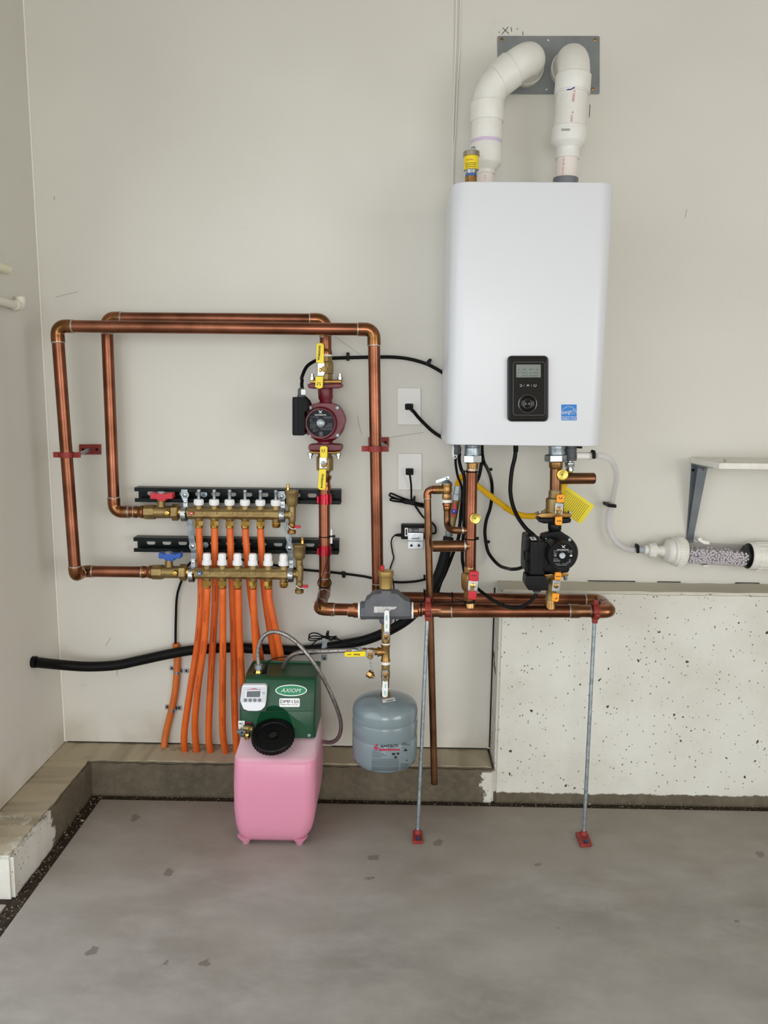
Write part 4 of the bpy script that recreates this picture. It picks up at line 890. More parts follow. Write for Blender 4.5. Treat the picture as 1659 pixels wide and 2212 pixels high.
# galvanised brackets carrying both manifolds
t = T('manifold_bracket', 'galvanised steel bracket strip holding the valve ends of both manifolds', 'bracket', P(Z4(850, 1310), .06), 'galvanised manifold brackets')
pt('strap', B().poly(Z4, [(725, 207), (800, 207), (806, 330), (796, 352), (798, 392), (760, 392), (752, 350), (728, 300)], .046, .0025, .0004), GALV, t)
pt('strap', B().poly(Z4, [(786, 592), (850, 560), (905, 900), (912, 970), (846, 972), (830, 900)], lambda x, y: .056-.012*(y-560)/400, .0025, .0004), GALV, t)
pt('strap', B().poly(Z4, [(846, 965), (912, 965), (905, 1050), (842, 1050)], .05, .0025), GALV, t)
def bandclamp(t, Z, x0, x1, y0, y1, d, r):
    yc, xc = (y0+y1)/2, (x0+x1)/2; p = P(Z(xc, yc), d); k = Z.k*S(p); o, fs = [], []; n = 26
    for xx in (-(x1-x0)/2*k, (x1-x0)/2*k):
        for R in (r, r+.0022): o += [p+V((xx, R*math.cos(2*PI*i/n), R*math.sin(2*PI*i/n))) for i in range(n)]
    for i in range(n):
        j = (i+1) % n; fs += [[i, j, 2*n+j, 2*n+i], [n+i, 3*n+i, 3*n+j, n+j], [i, n+i, n+j, j], [2*n+i, 2*n+j, 3*n+j, 3*n+i]]
    b = pt('band_clamp', B().add(o, fs), STEEL, t)
    pt('clamp_rivet', B().ly(Z, xc, yc-6, d+r+.0022, [(0, 8), (4, 7)], 8), INK, b)
    pt('clamp_slot', B().poly(Z, rc(xc-8, y1-46, xc+8, y1-8, 3), d+r*.82+.0025, .002), INK, b)
for x0, x1, y0, y1, d, xx, yy in ((736, 794, 420, 580, UM, 776, 352), (828, 880, 1145, 1310, LM, 868, 1070)):
    bandclamp(t, Z4, x0, x1, y0, y1, d, .0205)
    pt('band_ear', B().poly(Z4, rc(xx-26, yy-36, xx+26, yy+70), d+.0, .006, .001), STEEL, t)
    pt('band_screw', B().ly(Z4, xx, yy, d+.0, [(0, 20), (16, 20), (20, 10)], 10), STEEL, t)
for x, y, d in ((772, 270, .046), (868, 884, .046)):
    pt('washer', B().ly(Z4, x, y, d, [(0, 48), (5, 48)], 20), GALV, t); pt('hex_bolt', B().ly(Z4, x, y, d, [(0, 27), (22, 27), (26, 20)], 6), STEEL, t)
t = T('manifold_bracket', 'galvanised steel bracket with curled hook holding the vent ends of both manifolds', 'bracket', P(Z5(820, 1310), .06), 'galvanised manifold brackets')
pt('strap', B().poly(Z5, [(662, 228), (745, 228), (748, 345), (700, 350), (668, 330)], .046, .0025, .0004), GALV, t)
pt('strap', B().poly(Z5, [(745, 600), (775, 592), (795, 610), (760, 660), (756, 700), (780, 728), (812, 738), (832, 800), (826, 880), (850, 940), (848, 985), (785, 985), (772, 930), (756, 900), (776, 840), (752, 760), (742, 690)], lambda x, y: .056-.01*max(0, (y-600)/390), .0025, .0004), GALV, t)
pt('strap', B().poly(Z5, rc(786, 980, 848, 1060), .05, .0025), GALV, t)
for x0, x1, y0, y1, d, xx, yy in ((690, 746, 425, 598, UM, 722, 380), (792, 848, 1145, 1310, LM, 824, 1084)):
    bandclamp(t, Z5, x0, x1, y0, y1, d, .0205)
    pt('band_ear', B().poly(Z5, rc(xx-26, yy-30, xx+26, yy+60), d, .006, .001), STEEL, t)
    pt('band_screw', B().ly(Z5, xx, yy, d, [(0, 20), (16, 20), (20, 10)], 10), STEEL, t)
for x, y, d in ((712, 288, .046), (808, 903, .046)):
    pt('washer', B().ly(Z5, x, y, d, [(0, 46), (5, 46)], 20), GALV, t); pt('hex_bolt', B().ly(Z5, x, y, d, [(0, 27), (22, 27), (26, 20)], 6), STEEL, t)

# ---------------------------------------------------------------- orange floor heating tubes
TUBES = []
R_T = 7.6
up_x = [(430, 1140), (463.5, 1140), (497, 1141), (530, 1142), (563, 1142)]
lo_x = [(447.5, 1270), (481, 1271), (514.5, 1272), (547, 1272), (580.5, 1272)]
ups = [[(655, 0), (622, 500), (545, 1000), (478, 1480), (462, 1650)], [(805, 0), (775, 600), (748, 1100), (735, 1500), (738, 1635)], [(985, 0), (1000, 600), (1008, 1200), (1018, 1680)],
       [(1180, 0), (1235, 400), (1300, 800), (1330, 1200), (1335, 1690)], [(1325, 0), (1400, 500), (1460, 850), (1500, 1250), (1505, 1690)]]
los = [[(722, 0), (690, 500), (622, 1000), (590, 1400), (588, 1660)], [(885, 0), (885, 600), (880, 1200), (885, 1500), (900, 1655)], [(1045, 0), (1062, 500), (1085, 900), (1110, 1300), (1115, 1690)],
       [(1196, 0), (1222, 400), (1245, 800), (1255, 1200), (1260, 1690)], [(1385, 0), (1465, 500), (1525, 850), (1575, 1250), (1585, 1690)]]
def tube_path(top, mids, d0):
    if B5(*mids[0])[1]-top[1] < 40: mids = mids[1:]
    n = len(mids); o = [P(top, d0), P((top[0]+(B5(*mids[0])[0]-top[0])*.12, top[1]+28), d0)]
    for i, m in enumerate(mids):
        f = (i+1)/n; o.append(P(B5(*m), max(d0+(.068-d0)*min(1, f**1.3), .07)))
    e = o[-1]; v = ray(B5(*mids[-1])); zf = PZ(B5(*mids[-1]), ZK); yb = max(-.10, min(-.045, zf.y))
    o[-1] = V((e.x, yb, ZK-.012)); return spl(o, 7)
words = ['first', 'second', 'third', 'fourth', 'fifth']
PRINT = M('tube_print', c(120, 56, 24), .7)
for i in range(5):
    for kind, tops, ms, d0 in (('upper', up_x, ups, UM), ('lower', lo_x, los, LM)):
        path = tube_path(tops[i], ms[i], d0); r = R_T*S(path[0])
        t = T('heating_tube', 'orange heating tube, %s from the lever valve on the %s manifold' % (words[i], kind), 'heating tube', path[-1], 'orange floor heating tubes')
        pt('tube', B().tube(path, r, 16), PEX, t)
        s0 = 9+i*4
        for k in range(3):
            a = path[min(s0+k*5, len(path)-3)]; b = path[min(s0+k*5+2, len(path)-2)]; ofs = V((.25 if i % 2 else -.1, -1, 0)).normalized()*(r*.985)
            pt('printed_line', B().tube([a+ofs, b+ofs], .0009, 5), PRINT, t)
# cable sleeve
t = T('cable_sleeve', 'short faded orange sleeve strapped to the wall around a black cable', 'conduit', PZ((350, 1620), ZK))
sp_pts = [P(B5(*q), .013) for q in ((388, 536), (395, 600), (404, 720), (398, 860), (380, 1050), (345, 1230), (285, 1480))]+[V((P(B5(255, 1660), .03).x, -.025, ZK-.01))]
pt('sleeve', B().tube(spl(sp_pts, 7), 7.4*S(sp_pts[0]), 16), SLEEVE, t)
def strap(t, Z, xa, xb, xm, ya, yb, ym, d, mat=STEEL):
    pm = P(Z(xm, ym), d); rr_ = .0112; pa_, pb_ = P(Z(xa, ya), .002), P(Z(xb, yb), .002)
    pts_ = [pa_, V((pm.x-rr_-.004, -.003, (pa_.z+pm.z)/2))]+[V((pm.x-rr_*math.cos(q), -d-rr_*math.sin(q), pm.z)) for q in [PI*(i/8-.05*(1-i/4)) for i in range(9)]]+[V((pm.x+rr_+.004, -.003, (pb_.z+pm.z)/2)), pb_]
    v, f = [], []
    for p in pts_: v += [p+V((0, 0, .006)), p-V((0, 0, .006)), p+V((0, .0018, .006)), p+V((0, .0018, -.006))]
    for i in range(len(pts_)-1):
        a, b = i*4, i*4+4; f += [[a, a+1, b+1, b], [a+2, b+2, b+3, a+3], [a, b, b+2, a+2], [a+1, a+3, b+3, b+1]]
    f += [[0, 2, 3, 1], [len(v)-4, len(v)-3, len(v)-1, len(v)-2]]
    s = pt('strap', B().add(v, f), mat, t)
    for x, y in ((xa, ya), (xb, yb)): pt('strap_ear', B().poly(Z, rc(x-26, y-24, x+26, y+24, 10), .003, .003, .0004), mat, s); pt('strap_screw', B().ly(Z, x, y, .003, [(0, 13), (6, 11), (8, 5)], 10), INK, s)
for lab, xa, xb, xm, ya, yb, ym in (('two-hole galvanised pipe strap high on the faded orange sleeve', 348, 500, 400, 798, 824, 836), ('two-hole galvanised pipe strap low on the faded orange sleeve', 302, 424, 348, 1206, 1216, 1236)):
    t2 = T('pipe_strap', lab, 'pipe strap', P(B5(xm, ym+30), 0), 'pipe straps on the orange sleeve'); strap(t2, B5, xa, xb, xm, ya, yb, ym, .013)
# ---------------------------------------------------------------- air separator
GREY_EN = M('grey_casting', c(96, 98, 102), .5, 0, c(84, 86, 90), 30, .15, 250)
t = T('air_separator', 'dark grey cast air separator on the horizontal pipe above the tank', 'air separator', P(B3(1003, 756), DH))
pt('body', B().hl(B3, 614, DH, [(720, 92), (724, 104), (775, 104), (790, 100), (1215, 100), (1230, 96), (1285, 96), (1292, 86)], 8, PI/8), GREY_EN, t, 25)
pt('dome', B().poly(B3, [(780, 505), (812, 488), (850, 448), (885, 432), (950, 428), (955, 402), (975, 396), (1050, 396), (1062, 402), (1066, 425), (1110, 428), (1150, 440), (1175, 470), (1215, 502), (1270, 520), (1280, 560), (1278, 690), (760, 690), (760, 560)], DH+.026, .056, .012, 4), GREY_EN, t, 50)
pt('bottom_boss', B().vl(B3, 1003, DH, [(690, 78), (715, 78), (738, 74), (756, 62)], 28), GREY_EN, t)
pt('end_block', B().poly(B3, rc(732, 585, 784, 680), DH+.0245, .01, .002), GREY_EN, t)
pt('end_block', B().poly(B3, rc(1228, 580, 1270, 672), DH+.0235, .01, .002), GREY_EN, t)
pt('name_strip', B().poly(B3, [(870, 572), (1125, 574), (1125, 580), (1100, 600), (1090, 604), (1060, 606), (1040, 640), (870, 640)], DH+.0272, .001), M('silver_foil', c(206, 204, 202), .35, .6, c(180, 178, 176), 120), t)
for x, r in ((706, 94), (1300, 92)): pt('joint_compound', B().hl(B3, 614, DH, [(x-12, r-6), (x-6, r), (x+10, r)], 28), TEFLON, t)
t = T('float_air_vent', 'round brass float vent with red cap screwed into the grey separator', 'air vent', P(B3(1005, 400), DH))
pt('body', B().vl(B3, 1004, DH, [(164, 40), (168, 80), (174, 86), (216, 86), (230, 80), (238, 76), (360, 74), (374, 60), (380, 34), (404, 34)], 36), M('brass_satin', c(190, 160, 98), .4, .8), t)
pt('thread_ring', B().vl(B3, 1004, DH, [(380, 40), (386, 46), (400, 46)], 6), BRASS_B, t)
pt('vent_cap', B().vl(B3, 966, DH, [(112, 18), (116, 22), (152, 22), (154, 14), (168, 14)], 16), RED, t)

# ---------------------------------------------------------------- valve tree between separator and tank
def whitelever(t, pts, d, mat, nutpos, s, tx, ty, ang, col=None, tw=None):
    lv = pt('lever', B().poly(B3, pts, d, .006, .0015), mat, t)
    pt('lever_nut', B().ly(B3, nutpos[0], nutpos[1], d-.010, [(0, 30), (12, 30), (14, 16), (30, 15), (34, 8)], 12), BRONZE, lv)
    txt('FNW', B3, tx, ty, d+.0008, 15 if tw is None else 22, col or M('teal_ink', c(40, 170, 170), .6), lv, ang, bold=.02, wid=tw)
    return lv
DV = DH
t = T('tank_valve', 'brass ball valve with upright white lever just below the grey separator', 'ball valve', P(B3(1003, 985), DV), 'white lever valves above the tank')
pt('body', B().vl(B3, 1003, DV, [(752, 44), (770, 52), (778, 54), (850, 54), (870, 48), (880, 52), (940, 52), (950, 50), (980, 50)], 8, PI/8), BRASS, t)
pt('thread_tape', B().vl(B3, 1005, DV, [(976, 50), (1002, 50)], 20), TEFLON, t)
pt('stem', B().ly(B3, 1003, 905, DV+.005, [(0, 34), (110, 34), (112, 20), (170, 20)], 16), BRASS, t)
lv = whitelever(t, [(985, 632), (1000, 616), (1025, 615), (1042, 630), (1045, 740), (1042, 855), (985, 855), (983, 740)], DV+.046, WHITE_PL, (1006, 903), 0, 1012, 790, 90)
pt('lever_root', B().poly(B3, [(975, 850), (1048, 850), (1040, 935), (1020, 945), (990, 940), (970, 920)], DV+.038, .003, .0006), STEEL, lv)
fine(lv, B3, ((1003, 1008, 700), (1014, 1019, 700)), DV+.0466, MATS['teal_ink'], 60)
t = T('pipe_tee', 'threaded bronze tee joining the two white lever valves', 'pipe tee', P(B3(1000, 1190), DV))
pt('run', B().vl(B3, 1001, DV, [(990, 54), (1000, 54), (1020, 50), (1030, 46), (1150, 46), (1165, 52), (1182, 54)], 28), BRONZE, t)
pt('branch', B().hl(B3, 1078, DV, [(908, 54), (926, 55), (936, 48), (1000, 46)], 28), BRONZE, t)
t = T('tank_valve', 'brass ball valve with hanging white lever right on top of the tank', 'ball valve', P(B3(998, 1420), DV), 'white lever valves above the tank')
pt('thread_tape', B().vl(B3, 1000, DV, [(1184, 48), (1214, 50)], 20), TEFLON, t)
pt('body', B().vl(B3, (1001, 998), DV, [(1212, 50), (1222, 50), (1285, 50), (1300, 54), (1360, 54), (1372, 48), (1430, 46), (1476, 44)], 8, PI/8), BRASS, t)
pt('stem', B().ly(B3, 998, 1332, DV+.005, [(0, 34), (110, 34), (112, 20), (170, 20)], 16), BRASS, t)
lv = whitelever(t, [(966, 1405), (1024, 1405), (1026, 1500), (1022, 1572), (1008, 1588), (978, 1590), (962, 1576), (960, 1500)], DV+.046, WHITE_PL, (998, 1332), 0, 998, 1462, -90)
pt('lever_root', B().poly(B3, [(958, 1300), (980, 1290), (1018, 1290), (1030, 1310), (1026, 1410), (966, 1410)], DV+.038, .003, .0006), STEEL, lv)
fine(lv, B3, ((985, 990, 1540), (1000, 1005, 1545)), DV+.0466, MATS['teal_ink'], 50)
t = T('fill_valve', 'small brass fill valve with yellow lever beside the bronze tee', 'ball valve', P(B3(840, 1130), DV))
pt('body', B().hl(B3, 1078, DV, [(742, 44), (750, 48), (782, 48), (790, 40), (812, 46), (860, 48), (878, 42), (912, 40)], 8), BRONZE, t)
pt('stem', B().ly(B3, 830, 1092, DV+.005, [(0, 38), (100, 38), (104, 22), (140, 20)], 16), BRASS, t)
lv = whitelever(t, [(548, 1082), (770, 1076), (778, 1082), (776, 1132), (560, 1137), (540, 1124), (535, 1100)], DV+.042, YEL, (830, 1102), 0, 676, 1108, 180, INK, 70)
pt('lever_root', B().poly(B3, [(770, 1070), (800, 1050), (850, 1062), (878, 1090), (880, 1125), (800, 1130), (772, 1128)], DV+.034, .003, .0006), STEEL, lv)
fine(lv, B3, ((572, 616, 1110),), DV+.0425, INK, 7)
t = T('brass_cap', 'loose brass cap dangling on a short chain below the yellow lever', 'cap', P(B3(825, 1392), DV))
pc_ = P(B3(826, 1330), DV); an = V((.75, -.25, -.42)).normalized()
pt('cap', B().lathe([pc_-an*.008, pc_-an*.007, pc_+an*.005, pc_+an*.008], [.0105, .0118, .0118, .010], an, 8), BRONZE, t)
pt('cap_plug', B().lathe([pc_+an*.006, pc_+an*.014], [.006, .0055], an, 14), BRONZE, t)
chp = spl([P(B3(*q), DV+.012) for q in ((835, 1128), (838, 1170), (830, 1210), (838, 1250), (846, 1285), (840, 1310))], 4)
for i in range(0, len(chp)-1, 2): pt('chain_link', B().ring(chp[i], (1, 0, 0) if i % 4 else (0, 1, 0), .0026, .0007, 10, 5), GALV, t)

# ---------------------------------------------------------------- expansion tank
TANK = M('tank_grey_enamel', c(124, 138, 142), .22, 0, c(116, 130, 136), 4, Coat_Weight=.4, Coat_Roughness=.08)
axx = P(B3(998, 1500), DV); axx.y = -DV
zt_ = P(B3(998, 1478), DV).z
def zpx(y, off): return P((831, y), DV+off).z
RT_ = 70.5*S(P((831, 1560), DV))
zb = PZ((831, 1675), 0); zb = P((831, 1676), DV+RT_*.9).z
zs = zpx(1520, 0)
prof = [(zb+.014-.014, RT_*.55), (zb+.004, RT_*.84), (zb+.014, RT_*.955), (zb+.03, RT_)]
g1 = zpx(1611, RT_*.97); g2 = zpx(1576, RT_*.97)
prof += [(g1-.003, RT_), (g1, RT_*.985), (g1+.003, RT_*1.0), (g2-.008, RT_*1.0), (g2-.002, RT_*.985), (g2, RT_*.98), (g2+.002, RT_*.985), (g2+.006, RT_*.995), (zs-.012, RT_*.995), (zs, RT_*.965), (zs+.009, RT_*.88), (zs+.017, RT_*.70), (zs+.022, RT_*.42), (zs+.024, RT_*.2)]
t = T('expansion_tank', 'hanging grey steel expansion tank with printed label', 'expansion tank', (axx.x, -DV, zb))
pt('shell', B().lathe([V((axx.x, -DV, z)) for z, r in prof], [r for z, r in prof], V((0, 0, 1)), 64), TANK, t, 60)
pt('neck', B().lathe([V((axx.x, -DV, zs+.02)), V((axx.x, -DV, zs+.034))], [.014, .013], V((0, 0, 1)), 20), BRONZE, t)
cyl = (V((axx.x, -DV, 0)), RT_+.0006); dfr = DV+RT_*.97
DGR = M('dark_grey_ink', c(64, 70, 72), .6)
CRIM = M('crimson_ink', c(170, 30, 66), .5)
def onc(x, y):                               # point of the crop B4 on the tank shell
    v = ray(B4(x, y)); a = v.x**2+v.y**2; o = CAM-V((axx.x, -DV, 0)); bq = 2*(v.x*o.x+v.y*o.y); cq = o.x**2+o.y**2-(RT_+.0005)**2
    return CAM+v*((-bq-math.sqrt(max(0, bq*bq-4*a*cq)))/(2*a))
def patch(x0, y0, x1, y1, mat, name, n=8, sk=0):
    top = [onc(x0+(x1-x0)*i/n, y0) for i in range(n+1)]; bot = [onc(x0+(x1-x0)*i/n, y1) for i in range(n+1)]
    b = B().add(top+bot, [[i, i+1, n+2+i, n+1+i] for i in range(n)]); return pt(name, b, mat, t)
def txc(s, x, y, h, w, mat, bold=0.0, ang=0):
    p = onc(x, y); d_ = -p.y; return txt(s, B4, x, y, d_, h, mat, t, ang, wid=w, cyl=(cyl[0], RT_+.0009), bold=bold)
txc('AMTROL', 706, 1190, 54, 285, INK, .0, 1.5)
patch(560, 1228, 855, 1256, CRIM, 'label_bar', 10)
txc('EXTROL', 785, 1243, 16, 120, GINK)
for pts_ in (((455, 1228), (510, 1150), (525, 1165), (485, 1228)), ((480, 1245), (520, 1190), (535, 1215), (512, 1248)), ((530, 1222), (545, 1222), (572, 1250), (545, 1250))):
    q = [onc(*p) for p in pts_]; pt('label_emblem', B().add(q, [[0, 1, 2, 3]]), CRIM, t)
for x0, x1, y in ((440, 570, 1258), (440, 560, 1282), (440, 620, 1305), (440, 655, 1328), (440, 580, 1350), (440, 840, 1385), (890, 960, 1140), (885, 1000, 1156), (885, 1000, 1172), (885, 960, 1216), (875, 990, 1452)): patch(x0, y-3, x1, y+3, DGR, 'fine_print', 8)
for i in range(11): patch(432, 1402+i*15, 840, 1407+i*15, DGR, 'fine_print', 8)
for i in range(7): patch(860, 1452+i*13, 985, 1456+i*13, DGR, 'fine_print', 4)
for x, y, r in ((762, 1305, 24), (828, 1300, 18), (748, 1356, 14), (792, 1354, 18), (832, 1354, 14)): patch(x-r, y-16, x+r, y+16, INK if r > 16 else GINK, 'label_symbol', 3)
for pts_ in (((908, 1265), (925, 1240), (945, 1228), (965, 1245), (972, 1258), (940, 1262)), ((950, 1390), (970, 1390), (965, 1410), (955, 1410)), ((876, 1355), (915, 1350), (910, 1430), (880, 1430))):
    q = [onc(*p) for p in pts_]; pt('label_symbol', B().add(q, [list(range(len(q)))]), INK if pts_[0][0] != 876 else GINK, t)
# bar-code sticker on the dome
def ond(x, y):
    p = P(B4(x, y), DV+.03)
    v = ray(B4(x, y)); s = 1.6
    for _ in range(400):
        q = CAM+v*s; rr_ = math.hypot(q.x-axx.x, q.y+DV)
        if rr_ < RT_:
            zz_ = None
            for (za, ra), (zb_, rb) in zip(prof, prof[1:]):
                if za >= zs and min(ra, rb) <= rr_ <= max(ra, rb): zz_ = za+(zb_-za)*(rr_-ra)/(rb-ra if rb != ra else 1)
            if zz_ and q.z <= zz_+.0012: return V((q.x, q.y, zz_+.0012))
        s += .003
    return p
q = [ond(*p) for p in ((590, 495), (770, 462), (792, 508), (605, 542))]
st_ = pt('serial_sticker', B().prism(q, [p-V((0, 0, .001)) for p in q]), WHITE_PL, t)
txt('9713594', B4, 712, 510, .31, 14, INK, st_, 9, wid=120, right=(1, 0, 0), up=(0, .9, .4)) if False else None
for i in range(9):
    x = 648+i*13; a = [ond(*p) for p in ((x, 522-i*2), (x+7, 521-i*2), (x+8, 511-i*2), (x+1, 512-i*2))]; pt('sticker_print', B().prism([p+V((0, 0, .0006)) for p in a], a), INK, st_)

# ---------------------------------------------------------------- glycol feeder
PINK = M('pink_translucent', c(226, 140, 168), .32, Subsurface_Weight=.4, Subsurface_Scale=.05)
PINK.node_tree.nodes['Principled BSDF'].inputs['Subsurface Radius'].default_value = (1.0, .28, .4)
nt, N, L, bs = nodes(PINK)                   # the plastic is paler above the level of the pink fluid
gp_ = N.new('ShaderNodeNewGeometry'); sp3 = N.new('ShaderNodeSeparateXYZ'); L(gp_.outputs['Position'], sp3.inputs[0])
ZFL = P(B2(700, 690), .392).z
L(mixc(nt, rng(nt, sp3.outputs[2], ZFL-.008, ZFL+.006), c(212, 142, 166), c(222, 188, 197)), bs.inputs['Base Color'])
GREEN = M('feeder_green', c(14, 72, 44), .42, 0, c(12, 64, 38), 6, .05, 200)
def rsec(q0, q1, yb, r, n=4):                # rounded section from left-front q0, right-front q1 back to yb
    x0, x1, yf, z = q0.x, q1.x, q0.y, (q0.z+q1.z)/2; o = []
    for cx, cy, a0 in ((x1-r, yf+r, -90), (x1-r, yb-r, 0), (x0+r, yb-r, 90), (x0+r, yf+r, 180)):
        for i in range(n+1):
            a = math.radians(a0+90*i/n); o.append(V((cx+r*math.cos(a), cy+r*math.sin(a), z)))
    return o
t = T('glycol_feeder', 'compact feeder pump on the floor, pink fluid tank under a green housing', 'feeder', PZ((590, 1800), 0))
secs = []
zfl = .0; 
for y, x0, x1, df, db, r in ((1905, 300, 1190, .388, .165, .03), (1880, 240, 1262, .398, .15, .034), (1810, 190, 1316, .406, .14, .036), (1700, 165, 1350, .410, .135, .036), (1500, 146, 1376, .412, .13, .034), (1150, 138, 1388, .411, .13, .034), (800, 148, 1392, .404, .13, .034),
                             (715, 160, 1386, .398, .13, .034), (660, 182, 1376, .386, .132, .034), (560, 215, 1383, .36, .134, .034), (440, 250, 1400, .330, .136, .03), (360, 262, 1403, .312, .14, .03)):
    secs.append(rsec(P(B2(x0, y), df), P(B2(x1, y), df), -db, r, 6))
zmin = secs[0][0].z
pt('fluid_tank', B().rings(secs), PINK, t, 60)
for xx, yy in ((350, 1950), (1150, 1962)):
    f = P(B2(xx, 1940), .388)
    for yb in (-.382, -.19):
        pt('tank_foot', B().lathe([V((f.x, yb, 0)), V((f.x, yb, .004)), V((f.x, yb, zmin+.012))], [.009, .010, .024], V((0, 0, 1)), 14), PINK, t)
GH = ((1502, 222, 1192, 0.324), (1400, 218, 1190, 0.327), (1170, 214, 1188, 0.329), (1150, 216, 1188, 0.327), (960, 244, 1194, 0.313), (775, 280, 1202, 0.298), (745, 288, 1204, 0.292), (700, 300, 1208, 0.269), (672, 340, 1185, 0.234))
secs = [rsec(P(B1(x0, y), d), P(B1(x1, y), d), -(.142 if y > 700 else .15), .012 if y > 680 else .02, 5) for y, x0, x1, d in GH]
gh = pt('housing', B().rings(secs), GREEN, t, 40)
def dfr(x, y):
    for (ya, _, _, da), (yb, _, _, db) in zip(GH, GH[1:]):
        if yb <= y <= ya: return da+(db-da)*(ya-y)/(ya-yb)
    return .324
ntl = V((0, P(B1(800, 960), .289).y-P(B1(800, 1150), .303).y, P(B1(800, 960), .289).z-P(B1(800, 1150), .303).z)).normalized()  # up along the sloping front
d_ = lambda lift: (lambda x, y: dfr(x, y)+lift)
LOGO = M('logo_green', c(16, 128, 82), .45)
e = pt('logo_badge', B().poly(B1, ell(882, 898, 203, 73, 48), d_(.0012), .002), WHITE_PL, gh)
pt('badge_field', B().poly(B1, ell(882, 898, 190, 61, 48), d_(.002), .001), LOGO, e)
txt('AXIOM', B1, 880, 897, dfr(0, 897)+.0026, 50, WINK, e, wid=258, shear=.3, up=ntl, bold=.0)
e = pt('model_plate', B().poly(B1, rc(731, 1000, 992, 1108, 16), d_(.0014), .002), WHITE_PL, gh)
txt('DMF150', B1, 862, 1040, dfr(0, 1040)+.0022, 42, INK, e, wid=236, up=ntl, bold=.0)
txt('Digital Mini Feeder', B1, 860, 1080, dfr(0, 1080)+.0022, 18, INK, e, wid=238, up=ntl, bold=.0)
pt('housing_recess', B().poly(B1, [(236, 840), (262, 818), (560, 818), (590, 850), (585, 1060), (560, 1160), (520, 1168), (250, 1168), (222, 1120)], d_(.0008), .003), M('recess_dark_green', c(14, 54, 36), .5), gh)
cu = pt('control_unit', B().poly(B1, [(248, 850), (268, 826), (548, 826), (574, 850), (560, 1040), (548, 1108), (500, 1156), (440, 1166), (330, 1164), (268, 1140), (240, 1070), (226, 1035)], d_(.016), .016, .004, 3), M('off_white_plastic', c(222, 223, 226), .4), gh)
fp_ = pt('face_panel', B().poly(B1, [(258, 856), (562, 856), (546, 1050), (236, 1052)], d_(.0166), .001), M('light_grey_panel', c(200, 204, 208), .45), cu)
pt('display_bezel', B().poly(B1, [(302, 900), (508, 900), (498, 990), (296, 992)], d_(.0174), .001), WHITE_PL, fp_)
pt('display', B().poly(B1, [(316, 908), (492, 906), (484, 984), (310, 984)], d_(.018), .001), M('display_dark', c(86, 90, 98), .2), fp_)
for x in (298, 358, 418, 478): pt('push_button', B().ly(B1, x, 1022, dfr(0, 1022)+.0168, [(0, 22), (6, 22), (9, 16)], 20), GINK, fp_)
fine(fp_, B1, ((372, 440, 874), (318, 496, 886)), dfr(0, 880)+.0173, MATS['crimson_ink'], 5); fine(fp_, B1, ((512, 548, 926), (512, 548, 942)), dfr(0, 935)+.0173, GINK, 4)
pt('housing_seam', B().tube([P(B1(x, 1163), dfr(0, 1163)+.0002) for x in (216, 600, 1186)], .0007, 5), MATS['recess_dark_green'], gh)
pt('housing_screw', B().ly(B1, 1113, 1473, .326, [(0, 24), (10, 22), (16, 12), (8, 8)], 14), GALV, gh)
pt('valve_cutout', B().poly(B1, [(290, 1300), (380, 1298), (412, 1330), (412, 1380), (380, 1420), (290, 1420)], .3285, .003, .0006), M('cutout_dark', c(20, 14, 14), .7), gh)
pt('cutout_rim', B().poly(B1, rc(298, 1302, 370, 1318), .3292, .001), M('red_tag', c(130, 24, 36), .5), gh)
dl = pt('valve_decal', B().poly(B1, rc(206, 1287, 286, 1400), .3292, .001), WHITE_PL, gh)
for y in (1322, 1386): pt('decal_mark', B().tube([P(B1(246+22*math.cos(a), y+22*math.sin(a)), .3294) for a in [i*PI/8-PI/2 for i in range(9)]], .0005, 5), INK, dl)
pt('decal_mark', B().poly(B1, rc(216, 1316, 250, 1328), .3297, .0006), INK, dl); pt('decal_mark', B().poly(B1, rc(238, 1378, 250, 1398), .3297, .0006), INK, dl)
dv_ = pt('drain_valve', B().hl(B1, (1372, 1392), .342, [(270, 34), (300, 36), (304, 42), (350, 42), (356, 34), (388, 32)], 16), BRASS, t)
pt('valve_handle', B().poly(B1, [(176, 1420), (190, 1412), (290, 1412), (306, 1440), (290, 1452), (272, 1478), (248, 1482), (228, 1460), (176, 1444)], .359, .012, .002), M('grey_handle', c(112, 114, 116), .45, .4), dv_)
pt('handle_screw', B().ly(B1, 252, 1440, .359, [(0, 15), (6, 14)], 10), INK, dv_)
pt('hose_cap', B().vl(B1, 320, .352, [(1440, 26), (1450, 34), (1500, 36), (1522, 26)], 12), BRASS_B, dv_)
pt('cap_hook', B().tube(spl([P(B1(*q_), .362) for q_ in ((290, 1382), (318, 1378), (334, 1400), (330, 1440))], 5), .0016, 8), BRASS_B, dv_)
# black screw cap on the sloping tank shoulder, standing in a notch of the housing
nc = V((0, -math.cos(math.radians(65)), math.sin(math.radians(65)))); pc0 = P(B2(755, 322), .358); kc = B2.k*S(pc0)
cp_ = pt('screw_cap', B().lathe([pc0-nc*.018, pc0-nc*.0165, pc0-nc*.003, pc0, pc0-nc*.001, pc0-nc*.003], [.30*1000*kc, 312*kc, 314*kc, 300*kc, 240*kc, 232*kc], nc, 56), M('cap_black', c(10, 10, 11), .4, Specular_IOR_Level=.2), t)
pt('cap_boss', B().lathe([pc0-nc*.003, pc0+nc*.001, pc0+nc*.0015, pc0-nc*.001], [80*kc, 78*kc, 66*kc, 60*kc], nc, 28), BLACK_GL, cp_)
nb = B().lathe([pc0-nc*.034, pc0+nc*.06], [330*kc, 330*kc], nc, 48); cut = obj('notch_cutter', nb, GREEN)
bo2 = gh.modifiers.new('notch', 'BOOLEAN'); bo2.operation = 'DIFFERENCE'; bo2.object = cut; bo2.solver = 'EXACT'
bpy.context.view_layer.update()
